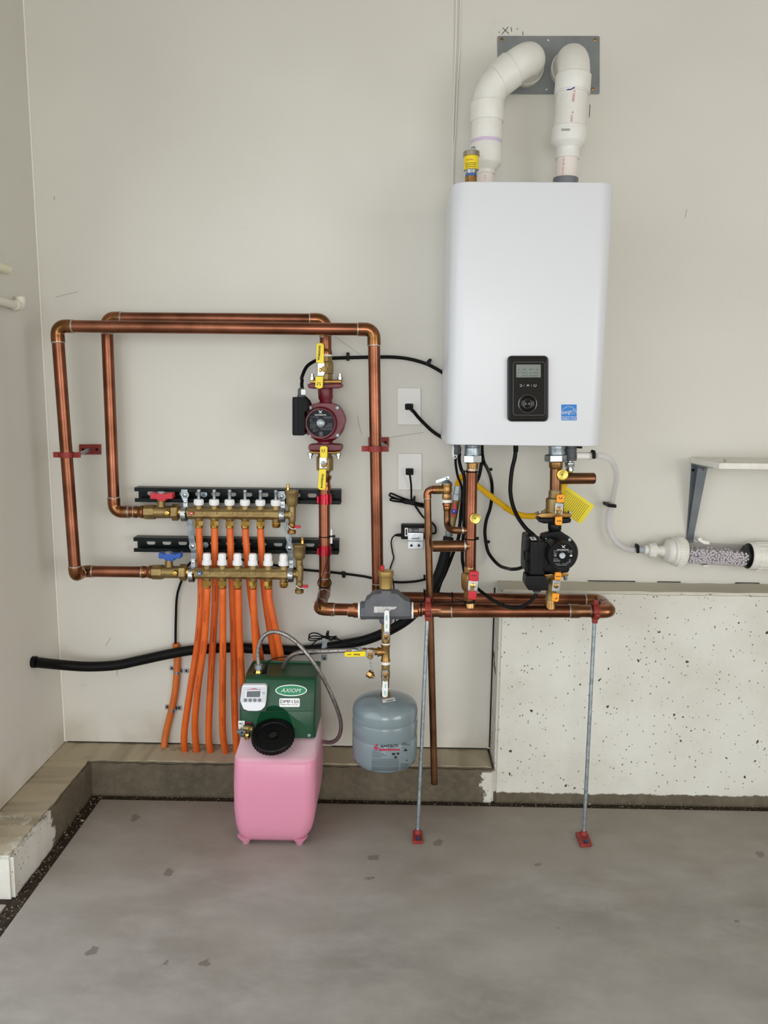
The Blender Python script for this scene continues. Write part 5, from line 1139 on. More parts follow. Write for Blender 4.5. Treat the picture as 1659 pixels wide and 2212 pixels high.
me2 = bpy.data.meshes.new_from_object(gh.evaluated_get(bpy.context.evaluated_depsgraph_get())); gh.modifiers.clear(); gh.data = me2
bpy.data.objects.remove(cut); me2.shade_smooth(); me2.set_sharp_from_angle(angle=math.radians(40))
rg = basis(nc)
for i in range(36):
    a = 2*PI*i/36; e_ = rg[0]*math.cos(a)+rg[1]*math.sin(a); pp = pc0-nc*.010+e_*(314*kc)
    m3 = Matrix((e_, nc.cross(e_), nc)).transposed(); pt('cap_rib', B().box(pp, (.003, .004, .011), m3), MATS['cap_black'], cp_)
# top fitting and cord grip
tf = pt('outlet_fitting', B().vl(B1, 466, .243, [(560, 46), (566, 52), (618, 52), (622, 42), (640, 42)], 20), GALV, t)
pt('fitting_nut', B().vl(B1, 466, .243, [(630, 50), (668, 56), (676, 62)], 6), BRASS_B, tf)
pt('fitting_base', B().vl(B1, 468, .243, [(664, 60), (676, 76), (708, 80)], 24), BLACK_PL, tf)
pt('cord_grip', B().tube([P(B1(*q_), .24) for q_ in ((535, 690), (548, 640), (570, 570), (588, 535))], [.0055, .005, .0035, .0016], 12), BLACK_RB, t)

# braided hoses
BRAID = M('steel_braid', c(176, 170, 166), .36, .85, c(140, 134, 130), 260, .3, 500)
def hose(label, pts_, r, n=10):
    t = T('braided_hose', label, 'hose', pts_[-1], 'braided steel hoses of the feeder')
    path = spl(pts_, n); pt('braid', B().tube(path, r, 14), BRAID, t)
    acc = 0
    for i in range(1, len(path)-1):
        acc += (path[i]-path[i-1]).length
        if acc > .024:
            acc = 0; pt('braid_mark', B().ring(path[i], (path[i+1]-path[i-1])+V((.006, 0, .004)), r*.985, .0006, 16, 5), INK, t)
    return t
hp = [(465, 566, .243), (455, 400, .243), (508, 232, .246), (600, 160, .25), (700, 150, .258), (820, 190, .266), (960, 290, .274), (1100, 450, .28), (1240, 650, .272), (1350, 850, .255), (1440, 1050, .245), (1508, 1250, .23), (1518, 1400, .22), (1478, 1510, .21), (1400, 1560, .20), (1310, 1555, .19), (1215, 1530, .185)]
t = hose('steel braided hose arching over from the feeder top round to its side', [P(B1(x, y), d) for x, y, d in hp], 27*B1.k*S(P(B1(700, 150), .25)))
hp = [(770, 1404, .285), (735, 1405.5, .283), (699, 1407, .266), (668, 1407.5, .246), (645, 1410, .23), (626, 1419, .215), (614, 1436, .2), (609, 1452, .19), (608, 1470, .185)]
t = hose('straight steel braided hose from the yellow lever valve to the feeder back', [P((x, y), d) for x, y, d in hp], 5.0*S(P((700, 1407), .28)))
pt('hose_nut', B().hl(B3, 1068, DV, [(694, 36), (700, 44), (724, 44), (728, 34), (748, 34)], 6), GALV, t)
pt('hose_ferrule', B().hl(B3, 1066, DV, [(625, 31), (630, 34), (690, 34)], 16), STEEL, t)
# ---------------------------------------------------------------- boiler supply riser
DS = DH
def xr(y): return 1266-(y-190)*.0165        # riser centre line in crop Z6
t = T('boiler_riser', 'copper supply riser below the boiler with capped stub to the left', 'copper pipe', P(Z6(1247, 1290), DS))
pt('boiler_nipple', B().vl(Z6, 1275, DS-.03, [(5, 82), (20, 86), (100, 84), (112, 80)], 32, dB=DS-.03), GALV, t)
pt('boiler_nipple', B().vl(Z6, 1270, DS, [(35, 78), (96, 82), (112, 84)], 24), GALV, t)
pt('hex_nut', B().vl(Z6, 1270, DS, [(106, 86), (116, 104), (182, 104), (194, 86)], 6, PI/6), M('bright_zinc', c(212, 216, 220), .25, 1.0), t)
pt('brass_tail', B().vl(Z6, 1273, DS, [(190, 62), (240, 60), (262, 58)], 24), BRONZE, t)
pt('solder_ring', B().vl(Z6, 1267, DS, [(256, 60), (264, 63), (276, 60)], 24), SOLDER, t)
pt('pipe', B().vl(Z6, (1265, 1248), DS, [(262, 60), (1292, 60)], 28), COPPER, t)
st = pt('capped_stub', B().hl(Z6, (1073, 1068), DS, [(848, 48), (852, 58), (860, 60), (1250, 60)], 24), COPPER_OLD, t)
pt('solder_ring', B().hl(Z6, 1068, DS, [(1182, 60), (1190, 64), (1200, 61)], 24), SOLDER, st)
bp = [(1240, 905, DS), (1180, 907, DS), (1090, 905, DS-.01), (1035, 892, DS-.03), (1010, 850, DS-.048), (1006, 790, DS-.055), (1005, 690, DS-.055)]
pt('branch_elbow', B().tube(spl([P(Z6(x, y), d) for x, y, d in bp], 8), 37*Z6.k*S(P(Z6(1010, 850), .25)), 20), COPPER_OLD, t)
pt('solder_ring', B().hl(Z6, 906, DS, [(1160, 37), (1168, 41), (1178, 38)], 20), SOLDER, t)
for y, yy in ((288, 0), (995, 1)):
    p = P(Z6(xr(y), y), DS); z = pt('zip_tie', B().ring(p, (0, 0, 1), 61*Z6.k*S(p)+.0008, .0016), BLACK_PL, t)
    pt('tie_head', B().poly(Z6, rc(1168, y-14, 1196, y+14, 3) if not yy else rc(1310, y-16, 1340, y+12, 3), DS+.006, .008, .001), BLACK_PL, z)
def gauge(t, Z, x, y, d, r, dot):
    g_ = pt('sensor_plug', B().ly(Z, x-r*.25, y-r*.25, d, [(0, r*.8), (30, r*.8)], 20).ly(Z, x, y, d+.012, [(0, r*.9), (6, r), (26, r), (30, r*.86), (28, r*.72), (28, 1)], 36), M('yellow_brass_%s' % Z.k, c(214, 190, 92), .25, .9), t)
    pt('green_dot', B().ly(Z, x, y, d+.012+30*Z.k*S(P(Z(x, y), d)), [(0, r*.18), (1, r*.16)], 12), M('green_dot_%s' % Z.k, c(70, 120, 60), .6), g_)
gauge(t, Z6, 1300, 781, DS+.014, 56, 0)
# red handled valve at the foot of the riser
t = T('isolation_valve', 'brass ball valve with red handle at the foot of the supply riser', 'ball valve', P(Z6(1240, 1660), DS))
pt('body', B().vl(Z6, (1246, 1240), DS, [(1285, 62), (1300, 66), (1345, 64), (1352, 80), (1375, 94), (1440, 96), (1500, 94), (1525, 84), (1535, 66), (1640, 62), (1655, 56)], 8, PI/8), BRONZE, t, 30)
pt('gasket', B().vl(Z6, 1240, DS, [(1640, 58), (1646, 62), (1664, 62), (1668, 56)], 24), BLACK_RB, t)
pt('stem', B().ly(Z6, 1252, 1490, DS+.012, [(0, 34), (120, 34), (124, 20), (160, 20)], 16), BRASS, t)
DLR = DS+.048
lv = lever(t, Z6, (('plate', [(1228, 1436), (1335, 1440), (1322, 1548), (1222, 1542)]), ('grip', [(1250, 1340), (1328, 1338), (1342, 1352), (1330, 1446), (1236, 1440), (1240, 1354)]), ('grip', [(1228, 1544), (1320, 1550), (1312, 1630), (1298, 1642), (1235, 1634), (1225, 1620)])), DLR, RED)
pt('lever_nut', B().ly(Z6, 1272, 1486, DLR, [(0, 32), (14, 32), (20, 18)], 6), BRASS_B, lv)
pt('handle_slot', B().poly(Z6, rc(1258, 1380, 1316, 1388, 3), DLR+.0036, .0006), M('dark_red_mark', c(90, 8, 16), .6), lv)

# pressure relief valve with its drain
DD = DS-.055
t = T('relief_valve', 'brass pressure relief valve with flat test lever beside the supply riser', 'relief valve', P(Z6(1005, 690), DD))
pt('copper_adaptor', B().vl(Z6, 1007, DD, [(608, 46), (616, 52), (640, 52), (650, 44), (664, 46), (690, 44), (700, 40)], 20), COPPER_FIT, t)
pt('thread_tape', B().vl(Z6, 1006, DD, [(580, 50), (590, 55), (610, 54)], 24), TEFLON, t)
pt('inlet_hex', B().vl(Z6, 1003, DD, [(512, 44), (528, 50), (560, 52), (580, 46)], 8), BRONZE, t)
pt('body', B().vl(Z6, 1003, DD, [(404, 50), (412, 58), (440, 56), (444, 52), (470, 56), (500, 56), (518, 46)], 28), BRONZE, t)
pt('outlet', B().hl(Z6, 478, DD, [(884, 42), (892, 48), (930, 46), (1000, 40)], 20), BRONZE, t)
pt('bonnet', B().vl(Z6, 1002, DD, [(374, 14), (384, 30), (398, 48), (408, 58), (414, 58)], 24), GALV, t)
pt('test_lever', B().poly(Z6, [(888, 378), (1022, 334), (1030, 352), (1024, 364), (892, 412), (884, 400)], DD+.012, .0022, .0006), M('clear_steel', c(176, 190, 200), .25, .6), t)
pt('lever_rivet', B().ly(Z6, 1000, 358, DD+.012, [(0, 9), (8, 8)], 10), INK, t)
t = T('relief_drain_pipe', 'slim copper drain pipe running from the relief valve down toward the floor', 'copper pipe', P((938.8, 1692), DD))
rd = 38*Z6.k*S(P(Z6(800, 800), DD))
run(t, [P(Z6(890, 478), DD), P(Z6(795, 480), DD), P((930, 1333), DD), P((938.6, 1693), DD)][:2]+[P((938.4, 1693), DD+.005)], rd, br=1.5, mat=COPPER_OLD)
pt('adaptor', B().hl(Z6, 478, DD, [(846, 40), (852, 46), (884, 46), (888, 42)], 20), COPPER_FIT, t)
for x in (826, 884): pt('solder_ring', B().hl(Z6, 477, DD, [(x-5, 39), (x, 44), (x+6, 40)], 20), SOLDER, t)

# ---------------------------------------------------------------- boiler return riser
t = T('boiler_riser', 'copper return riser above the black pump with capped stub to the right', 'copper pipe', P(Z7(630, 630), DP))
pt('boiler_nipple', B().vl(Z7, 645, DP, [(118, 88), (140, 94), (150, 90), (222, 90), (226, 84)], 28), GALV, t)
pt('hex_nut', B().vl(Z7, 634, DP, [(216, 100), (228, 126), (290, 126), (304, 104)], 6, .15), STEEL, t)
pt('brass_tail', B().vl(Z7, 637, DP, [(300, 80), (365, 78), (376, 72), (382, 66)], 28), BRONZE, t)
pt('pipe', B().vl(Z7, (636, 632), DP, [(376, 66), (632, 66)], 28), COPPER_OLD, t)
st = pt('capped_stub', B().hl(Z7, (494, 492), DP, [(640, 64), (1062, 65), (1078, 58), (1085, 44)], 28), COPPER_OLD, t)
pt('solder_ring', B().vl(Z7, 632, DP, [(620, 66), (628, 71), (636, 68)], 24), SOLDER, t)
gauge(t, Z7, 708, 450, DP+.014, 62, 0)

# ---------------------------------------------------------------- gas line
t = T('gas_hose', 'thick black sheathed gas line curving along the wall under the pipes', 'gas line', PX((70, 1430), XL))
g0 = PX((70, 1430), XL)
gp = [V((XL+.004, g0.y, g0.z))]+[P(q, d) for q, d in (((130, 1436), .11), ((190, 1440), .07), ((250, 1437), .05), ((300, 1427), .042), ((360, 1414), .040), ((419, 1404), .034), ((497, 1399), .030), ((546, 1401), .028), ((640, 1405), .028), ((690, 1401), .032), ((736, 1393), .04), ((780, 1385), .05), ((814, 1374), .06), ((850, 1357), .075), ((880, 1338), .085), ((908, 1310), .095), ((933, 1272), .10), ((950, 1235), .10), ((962, 1195), .10), ((969, 1160), .10))]
pt('sheath', B().tube(spl(gp, 6), [10.6*S(gp[8])]*(6*(len(gp)-1)+1), 18), HOSE, t)
pt('wall_collar', B().tube([V((XL, g0.y, g0.z)), V((XL+.012, g0.y, g0.z))], .0175, 20), BLACK_RB, t)
t = T('gas_valve', 'gas shutoff valve with red lever and blue badge behind the supply riser', 'gas valve', P(Z6(1030, 960), .10))
pt('threads', B().vl(Z6, 1025, .10, [(905, 34), (965, 36)], 18), GALV, t)
for y in (915, 930, 945, 958): pt('thread_ring', B().ring(P(Z6(1026, y), .10), (0, 0, 1), 36*Z6.k*S(P(Z6(1026, y), .1)), .0014, 20, 6), STEEL, t)
pt('body', B().vl(Z6, (1040, 1100), .10, [(905, 30), (870, 36), (800, 36), (780, 46), (620, 46), (590, 40), (585, 50), (560, 52)][::-1], 20), BRASS, t) if False else pt('body', B().vl(Z6, (1102, 1045), .10, [(585, 44), (600, 42), (640, 42), (760, 40), (800, 36), (870, 36), (905, 32)], 20), BRASS, t)
pt('flare_nut', B().vl(Z6, (1120, 1104), .10, [(430, 28), (445, 38), (520, 42), (524, 48), (570, 50), (585, 52)], 6, .3), GALV, t)
lv = pt('lever', B().poly(Z6, [(1085, 612), (1100, 616), (1104, 690), (1096, 720), (1072, 766), (1055, 764), (1056, 690)], .130, .004, .001), RED, t)
bdg = pt('badge', B().ly(Z6, 1078, 706, .130, [(0, 27), (4, 27), (6, 22)], 24), M('badge_blue', c(50, 40, 150), .4), lv)
txt('E', Z6, 1078, 706, .1322, 20, WINK, bdg)
YELG = M('yellow_csst', c(238, 190, 20), .4)
yp = [P(Z6(1112, 432), .10), P(Z6(1128, 392), .102), P(Z6(1150, 352), .106), P(Z6(1190, 340), .11), P(Z6(1250, 380), .115)]+[P(Z6(*q), .12) for q in ((1330, 440), (1420, 510), (1520, 588), (1620, 662))]+[P(Z7(*q), d) for q, d in (((60, 820), .125), ((140, 870), .13), ((230, 908), .14), ((330, 922), .15), ((440, 910), .17), ((540, 860), .19), ((640, 740), .205), ((720, 590), .215), ((770, 480), .23), ((793, 405), .25))]
t = T('yellow_gas_tube', 'ribbed yellow flexible gas tube passing behind the risers', 'gas tube', yp[0])
path = spl(yp, 22); ry = 33*Z6.k*S(P(Z6(1420, 510), .12))
pt('corrugated_sheath', B().tube(path, [ry*(1.0 if i % 2 else .88) for i in range(len(path))], 16), YELG, t, 8)
t = T('warning_tag', 'yellow printed warning tag hanging behind the orange handled valve', 'tag', P(Z7(920, 1005), .2))
tg = [(722, 568), (770, 590), (1070, 800), (1070, 812), (930, 1000), (915, 1006), (735, 900), (700, 860), (700, 640)]
pt('card', B().poly(Z7, tg, lambda x, y: .20+.00004*(x-700), .0008), M('tag_yellow', c(240, 222, 40), .5), t)
e1, e2 = V((.79, .61, 0)), None
for i in range(15):                          # lines of print across the slanted card
    f = .05+i*.062; ax0 = (735+165*0, 0)
    x0, y0 = 745+f*290, 612+f*205; x1, y1 = x0-140*(1 if f > .25 else f*3.2+.15), y0+(190 if f > .25 else 190*(f*3.2+.15))
    a, b = P(Z7(x0, y0), .2004+.00004*(x0-700)), P(Z7(x1, y1), .2004+.00004*(x1-700)); pt('print_line', B().tube([a, b], .0006, 4), M_TP if 'M_TP' in globals() else globals().setdefault('M_TP', M('tag_print', c(150, 120, 20), .6)), t)
pt('tag_flash', B().poly(Z7, [(880, 720), (955, 770), (830, 940), (770, 900)], .2079, .0003), M('tag_orange', c(250, 180, 40), .5), t) if False else None
# ---------------------------------------------------------------- condensate tube and neutraliser
CLEAR = M('clear_vinyl', c(226, 224, 228), .12, Alpha=.38)
t = T('condensate_tube', 'clear vinyl drain tube looping from the boiler to the filter canister', 'tube', P(Z8(540, 990), .06))
cp_ = [(1095, 236, .27), (1140, 236, .262), (1200, 250, .25), (1262, 292, .23), (1302, 356, .20), (1322, 430, .17), (1322, 520, .13), (1302, 620, .09), (1282, 720, .055), (1262, 820, .035), (1242, 920, .03), (1236, 1020, .03), (1252, 1100, .032), (1292, 1178, .036), (1350, 1242, .042), (1420, 1286, .048), (1500, 1305, .055), (1590, 1312, .058)]
pth = spl([P(Z7(x, y), d) for x, y, d in cp_], 6)
pt('tube', B().tube(pth, 34*Z7.k*S(P(Z7(1320, 500), .13)), 16), CLEAR, t)
t2 = pt('tube_clip', B().poly(Z7, [(1225, 782), (1330, 792), (1326, 830), (1225, 818)], .058, .056, .002), BLACK_PL, t)
t3 = pt('outlet_spigot', B().hl(Z7, (236, 238), .27, [(868, 44), (1008, 42)], 20), PVC, t)
pt('spigot_nut', B().hl(Z7, 237, .27, [(1006, 42), (1012, 46), (1046, 40), (1058, 34)], 8), M('grey_white_plastic', c(200, 196, 188), .5), t3)
pt('pinch_clamp', B().poly(Z7, [(1062, 180), (1080, 170), (1092, 185), (1096, 255), (1080, 275), (1058, 268), (1054, 240)], .285, .03, .003), BLACK_PL, t3)

DNn = .058
def yn(x): return 978+(x-550)*.058
t = T('condensate_filter', 'clear filter canister full of white beads with white end caps on the wall', 'filter', P(Z8(1200, 1120), .0))
def nh(name, prof, mat, seg=32, sharp=38, cap=True): return pt(name, B().hl(Z8, (yn(prof[0][0]), yn(prof[-1][0])), DNn, prof, seg, 0, cap=cap), mat, t, sharp)
pt('pinch_clamp', B().poly(Z8, [(540, 945), (555, 935), (562, 950), (562, 1005), (548, 1015), (537, 1005)], DNn+.012, .026, .002), BLACK_PL, t)
nh('barb', [(545, 26), (566, 30), (600, 30)], M('grey_barb', c(160, 166, 176), .4), 20)
nh('inlet_adaptor', [(596, 34), (602, 40), (636, 40), (638, 44)], PVC)
nh('inlet_nut', [(634, 58), (642, 64), (694, 64), (702, 56)], PVC, 8)
nh('ribbed_neck', [(700, 36), (704, 40), (708, 40), (712, 36), (722, 36), (726, 40), (738, 40)], PVC)
nh('bell', [(736, 44), (770, 46), (782, 80), (796, 100), (830, 106), (850, 108)], PVC, 36, 50)
ecap = nh('end_cap', [(838, 112), (846, 121), (934, 121), (946, 112), (948, 100)], PVC, 36)
for i in range(16):
    a = PI+PI*i/15; p = P(Z8(900, yn(900)), DNn); rr_ = 122*Z8.k*S(p)
    pt('cap_rib', B().box(p+V((.0, math.sin(a)*rr_, math.cos(a)*rr_)), (.02, .004, .004), Matrix.Rotation(-a, 3, 'X')), PVC, ecap)
nh('gasket', [(940, 100), (950, 98), (956, 94)], BLACK_RB)
GLASS = M('smoked_clear_tube', c(110, 104, 110), .05, Alpha=.22)
nh('canister', [(950, 95), (1500, 95)], GLASS, 40, 38, False)
nh('seal', [(1455, 88), (1462, 96), (1475, 96), (1482, 108), (1520, 116), (1528, 108)], BLACK_PL, 36)
ec2 = nh('end_cap', [(1488, 112), (1496, 120), (1640, 121), (1660, 121), (1900, 121), (1920, 100)], PVC, 36)
for i in range(10):
    a = PI+PI*i/9; p = P(Z8(1590, yn(1590)), DNn); rr_ = 121*Z8.k*S(p)
    pt('cap_rib', B().box(p+V((.02, math.sin(a)*rr_, math.cos(a)*rr_)), (.07, .004, .003), Matrix.Rotation(-a, 3, 'X')), PVC, ec2)
for x, y0, y1 in ((1080, 885, 940), (1130, 1108, 1128)):
    pt('canister_clip', B().poly(Z8, [(1062, 880), (1090, 876), (1100, 896), (1160, 912), (1162, 940), (1116, 936), (1080, 916), (1062, 905)] if y0 < 1000 else rc(1104, 1112, 1158, 1126), DNn+.012, .03, .002), PVC, t)
rnd = random.Random(5); a0 = P(Z8(962, yn(962)), DNn); a1 = P(Z8(1470, yn(1470)), DNn); rt0 = 95*Z8.k*S(a0); rbd = .0037
bd = B(); pos = []
tries = 0
while len(pos) < 480 and tries < 40000:
    tries += 1; f = rnd.random(); an_ = rnd.uniform(PI*.80, PI*2.2); rad = rt0-rbd-.001 if rnd.random() < .8 else rnd.uniform(0, rt0-rbd*2)
    q = a0+(a1-a0)*f+V((0, -abs(math.cos(an_))*rad if rnd.random() < .9 else math.cos(an_)*rad, math.sin(an_)*rad))
    if q.z > (a0+(a1-a0)*f).z+rt0*.40: continue
    if all((q-o).length > rbd*1.75 for o in pos): pos.append(q)
for q in pos: bd.sph(q, rbd, (1, 1, 1), 10, 8)
bo_ = pt('bead_fill', bd, M('ceramic_bead', c(236, 230, 234), .6), t, 180); bo_['kind'] = 'stuff'

# ---------------------------------------------------------------- shelf with bracket
SHW = M('shelf_white_paint', c(232, 230, 222), .6, 0, c(222, 218, 206), 30, .15, 120)
t = T('wall_shelf', 'white painted board shelf on the wall at the far right', 'shelf', P((1490, 1021), .0))
s0 = P(Z8(988, 175), 0); s1 = P(Z8(1222, 266), .205); sb = P(Z8(1235, 321), .205); th = s1.z-sb.z
xs0, xs1 = s0.x, s1.x; zt0 = s0.z-.004
fr = [V((xs0, 0, zt0)), V((s1.x+.006, -.205, zt0)), V((2.0, -.205, zt0)), V((2.0, 0, zt0))]
pt('board', B().prism(fr, [p-V((0, 0, th)) for p in fr], .003), SHW, t)
for x, y in ((1285, 210), (1288, 224)): pt('scuff', B().tube([PZ(Z8(x-8, y), zt0+.0005), PZ(Z8(x+12, y), zt0+.0005)], .0008, 5), INK, t)
t = T('shelf_bracket', 'tapered grey steel bracket under the end of the white shelf', 'bracket', P(Z8(1015, 915), 0))
SBK = M('bracket_grey', c(130, 136, 140), .42, .4, c(110, 116, 122), 10)
za = zt0-th; xb = P(Z8(1010, 600), 0).x; zlo = P(Z8(1010, 918), 0).z
pt('wall_leg', slab(xb-.012, xb+.012, -.004, 0, zlo, za), SBK, t)
pt('shelf_leg', slab(xb-.012, xb+.012, -.13, 0, za-.004, za), SBK, t)
fr = [V((xb+.001, -.003, zlo+.02)), V((xb+.001, -.003, za-.003)), V((xb+.001, -.09, za-.003)), V((xb+.001, -.058, za-.02))]
pt('gusset', B().prism(fr, [p+V((.0025, 0, 0)) for p in fr]), SBK, t)
fr = [V((xb-.009, -.003, zlo+.004)), V((xb+.009, -.003, zlo+.004)), V((xb+.014, -.062, za-.012)), V((xb-.014, -.062, za-.012))]
pt('diagonal_strut', B().prism(fr, [p+V((0, .003, .004)) for p in fr]), SBK, t)
pt('bracket_screw', B().ly(Z8, 1018, 299, .004, [(0, 12), (5, 10)], 10), BLACK_PL, t)

# ---------------------------------------------------------------- cream pipes on the left wall
CREAM = M('cream_pvc', c(228, 224, 196), .45)
OFFW = M('offwhite_pvc', c(226, 222, 208), .45)
XP = XL+.022
t = T('wall_pipe', 'cream plastic pipe end on the left wall, above the elbowed one', 'pipe', PX((0, 583), XP), 'pale plastic pipes on the left wall')
a = PX((17, 583), XP); pt('pipe', B().tube([a, a+V((0, -.004, 0)), V((XP, -.9, a.z+.012))], [.0085, .0135, .0135], 20), CREAM, t)
pt('pipe_standoff', B().box((XL+.005, -.5, a.z+.006), (.01, .03, .024)), CREAM, t)
t = T('wall_pipe', 'off-white plastic pipe on the left wall ending in an upturned elbow', 'pipe', PX((45, 662), XP), 'pale plastic pipes on the left wall')
a = PX((45, 662), XP); b_ = V((XP, -.9, a.z+.012)); e_ = a+V((0, 0, .026))
A, tt = arc(b_, a, e_, .012, 8)
pt('pipe', B().tube([b_, a+(b_-a).normalized()*.02], .0115, 20), OFFW, t)
pt('elbow', B().tube([a+(b_-a).normalized()*.035]+A+[e_], .0135, 20), OFFW, t)
pt('elbow_bore', B().tube([e_-V((0, 0, .001)), e_+V((0, 0, .0004))], .0095, 16), INK, t)
pt('pipe_standoff', B().box((XL+.005, -.5, a.z+.006), (.01, .03, .024)), OFFW, t)

# ---------------------------------------------------------------- floor stands holding the header
def stand(label, top, base, poly_, cx):
    b = PZ(base, .008); b.z = 0
    t = T('pipe_stand', label, 'pipe stand', b, 'threaded rod stands under the header')
    a = P(top, DH)
    pt('rod', B().tube([V((b.x, b.y, .006)), a], .0054, 14), GALV, t)
    q = [PZ(p, .009) for p in poly_]; fl = pt('floor_flange', B().prism(q, [V((p.x, p.y, 0)) for p in q], .0015), RED_EN, t)
    pt('rod_socket', B().lathe([V((b.x, b.y, .008)), V((b.x, b.y, .02))], [.011, .008], V((0, 0, 1)), 16), RED_EN, fl)
    ctr = sum(q, V())/4; lo = ((q[0]+q[1])/2, (q[2]+q[3])/2)
    for e_ in lo:
        s = ctr+(e_-ctr)*.66; pt('anchor_bolt', B().lathe([V((s.x, s.y, .008)), V((s.x, s.y, .014)), V((s.x, s.y, .0155))], [.0058, .0058, .004], V((0, 0, 1)), 6), M_AB if 'M_AB' in globals() else globals().setdefault('M_AB', M('blue_anchor', c(54, 70, 110), .4, .6)), fl)
    hc = P((cx, 1320), DH); hc.z = zz; rr_ = .0178 if True else 0; rr_ = max(RP*1.12, .0192)
    o, fs, n = [], [], 28
    for xx in (-.0085, .0085):
        for R in (rr_, rr_+.0036): o += [hc+V((xx, R*math.cos(2*PI*i/n), R*math.sin(2*PI*i/n))) for i in range(n)]
    for i in range(n):
        j = (i+1) % n; fs += [[i, j, 2*n+j, 2*n+i], [n+i, 3*n+i, 3*n+j, n+j], [i, n+i, n+j, j], [2*n+i, 2*n+j, 3*n+j, 3*n+i]]
    cl = pt('split_ring', B().add(o, fs), RED_EN, t)
    pt('ring_lug', B().box(hc+V((0, 0, rr_+.008)), (.014, .012, .014), None, .002), RED_EN, cl)
    pt('ring_lug', B().box(hc+V((0, 0, -rr_-.007)), (.015, .014, .016), None, .003), RED_EN, cl)
    pt('ring_screw', B().box(hc+V((0, -rr_-.005, -.004)), (.012, .01, .009), None, .002), RED_EN, cl)
stand('thin steel rod stand with small red foot beside the hanging tank', (923, 1338), (902, 1800), ((892, 1793), (911, 1793), (914, 1817), (891, 1817)), 924)
stand('thin steel rod stand with red foot in front of the white foundation', (1284, 1340), (1261, 1803), ((1243, 1797), (1268, 1795), (1279, 1823), (1254, 1825)), 1286)
# ---------------------------------------------------------------- outlets
PLATE = M('outlet_plate', c(226, 225, 220), .4)
def outlet(label, Z, x0, y0, x1, y1, cx, cy, r, plug, lab2):
    t = T('wall_outlet', label, 'outlet', P(Z((x0+x1)/2, y1), 0), 'wall outlets beside the boiler')
    pl = pt('cover_plate', B().poly(Z, rc(x0, y0, x1, y1, 6), .006, .006, .002), PLATE, t)
    pt('socket_rim', B().ring(P(Z(cx, cy), .006), (0, 1, 0), r*Z.k*S(P(Z(cx, cy), 0)), .0009, 32, 6), WHITE_PL, pl)
    pt('socket_face', B().ly(Z, cx, cy, .005, [(0, r), (8, r*.96)], 32), WHITE_PL, pl)
    for y in ((y0+cy-r)/2+8, (y1+cy+r)/2-8): pt('plate_screw', B().ly(Z, cx, y, .0055, [(0, 9), (4, 8)], 12), PLATE, pl)
    t2 = T('power_plug', lab2, 'plug', P(Z(cx, cy+plug[1]), .02), 'black plugs in the wall outlets')
    pt('plug_body', B().poly(Z, rc(cx-plug[0], cy-plug[1], cx+plug[0], cy+plug[1], 10), .026, .018, .003), BLACK_PL, t2)
    pt('plug_neck', B().ly(Z, cx, cy+plug[1]*.2, .024, [(0, plug[1]*.7), (20, plug[1]*.5)], 12), BLACK_PL, t2)
outlet('upper white wall outlet plate, feeding the boiler cord', Z3, 1155, 738, 1365, 1070, 1260, 907, 49, (37, 28), 'black plug in the upper wall outlet')
outlet('lower white wall outlet plate, feeding the small power adapter', Z6, 486, 97, 736, 480, 609, 290, 54, (41, 34), 'black plug in the lower wall outlet')

# ---------------------------------------------------------------- cords
def cord(name, label, pts_, r, cat='cord', clips=(), mat=None, group=None, n=8):
    ps = [P(q, d) for q, d in pts_]
    t = T(name, label, cat, min(ps, key=lambda p: p.z), group)
    pt('cable', B().tube(spl(ps, n), r, 12), mat or BLACK_RB, t)
    for (Z, pts2, d) in clips: pt('cable_clip', B().poly(Z, pts2, d, .012, .0015), BLACK_PL, t)
    return t
R_C = .0052
cord('pump_cord', 'black cord clipped along the wall from the red pump to the boiler', [(C7(268, 215), .13), (C7(258, 120), .125), (C7(268, 20), .115), (Z3(300, 640), .10), (Z3(345, 545), .07), (Z3(430, 492), .045), (Z3(520, 476), .02), (Z3(620, 470), .012), (Z3(760, 466), .010), (Z3(900, 463), .010), (Z3(1100, 462), .010), (Z3(1250, 477), .010), (Z3(1400, 517), .010), (Z3(1500, 565), .012), (Z3(1580, 615), .02)], R_C,
     clips=((Z3, rc(697, 420, 724, 494, 3), .018), (Z3, [(1432, 482), (1452, 472), (1464, 486), (1440, 540), (1405, 530), (1410, 512)], .018)))
cord('power_cable', 'black cord from the upper outlet sagging to the boiler side', [(Z3(1258, 913), .03), (Z3(1300, 950), .03), (Z3(1350, 1010), .02), (Z3(1450, 1110), .012), (Z3(1520, 1162), .012), (Z3(1585, 1198), .02)], R_C)
cord('power_cable', 'thin flat cord dropping from the lower outlet into a folded black bundle', [(Z6(608, 300), .028), (Z6(614, 340), .028), (Z6(624, 420), .018), (Z6(627, 500), .012), (Z6(628, 570), .01), (Z6(640, 600), .012), (Z6(690, 680), .008), (Z6(757, 770), .008), (Z6(830, 815), .01), (Z6(870, 852), .01), (Z6(885, 895), .012), (Z6(880, 932), .016), (Z6(846, 942), .02)], .0029)
t = T('cord_bundle', 'folded bundle of black adapter cord tied beside the slim drain pipe', 'cord', P(Z6(600, 650), .0), None)
for pts2, d in ((((400, 524), (420, 518), (520, 560), (640, 600), (760, 640)), .012), (((402, 524), (398, 540), (440, 560), (560, 600), (760, 655)), .018), (((410, 566), (460, 572), (560, 590), (660, 615), (762, 628)), .014), (((412, 568), (408, 588), (470, 600), (580, 616), (764, 664)), .020), (((430, 596), (520, 606), (640, 632), (764, 650)), .010)):
    pt('cord_fold', B().tube(spl([P(Z6(*q), d) for q in pts2], 6), .0028, 8), BLACK_RB, t)
pt('bundle_tie', B().poly(Z6, [(544, 585), (640, 590), (660, 545), (672, 552), (668, 640), (546, 628)], .024, .022, .003), BLACK_PL, t)
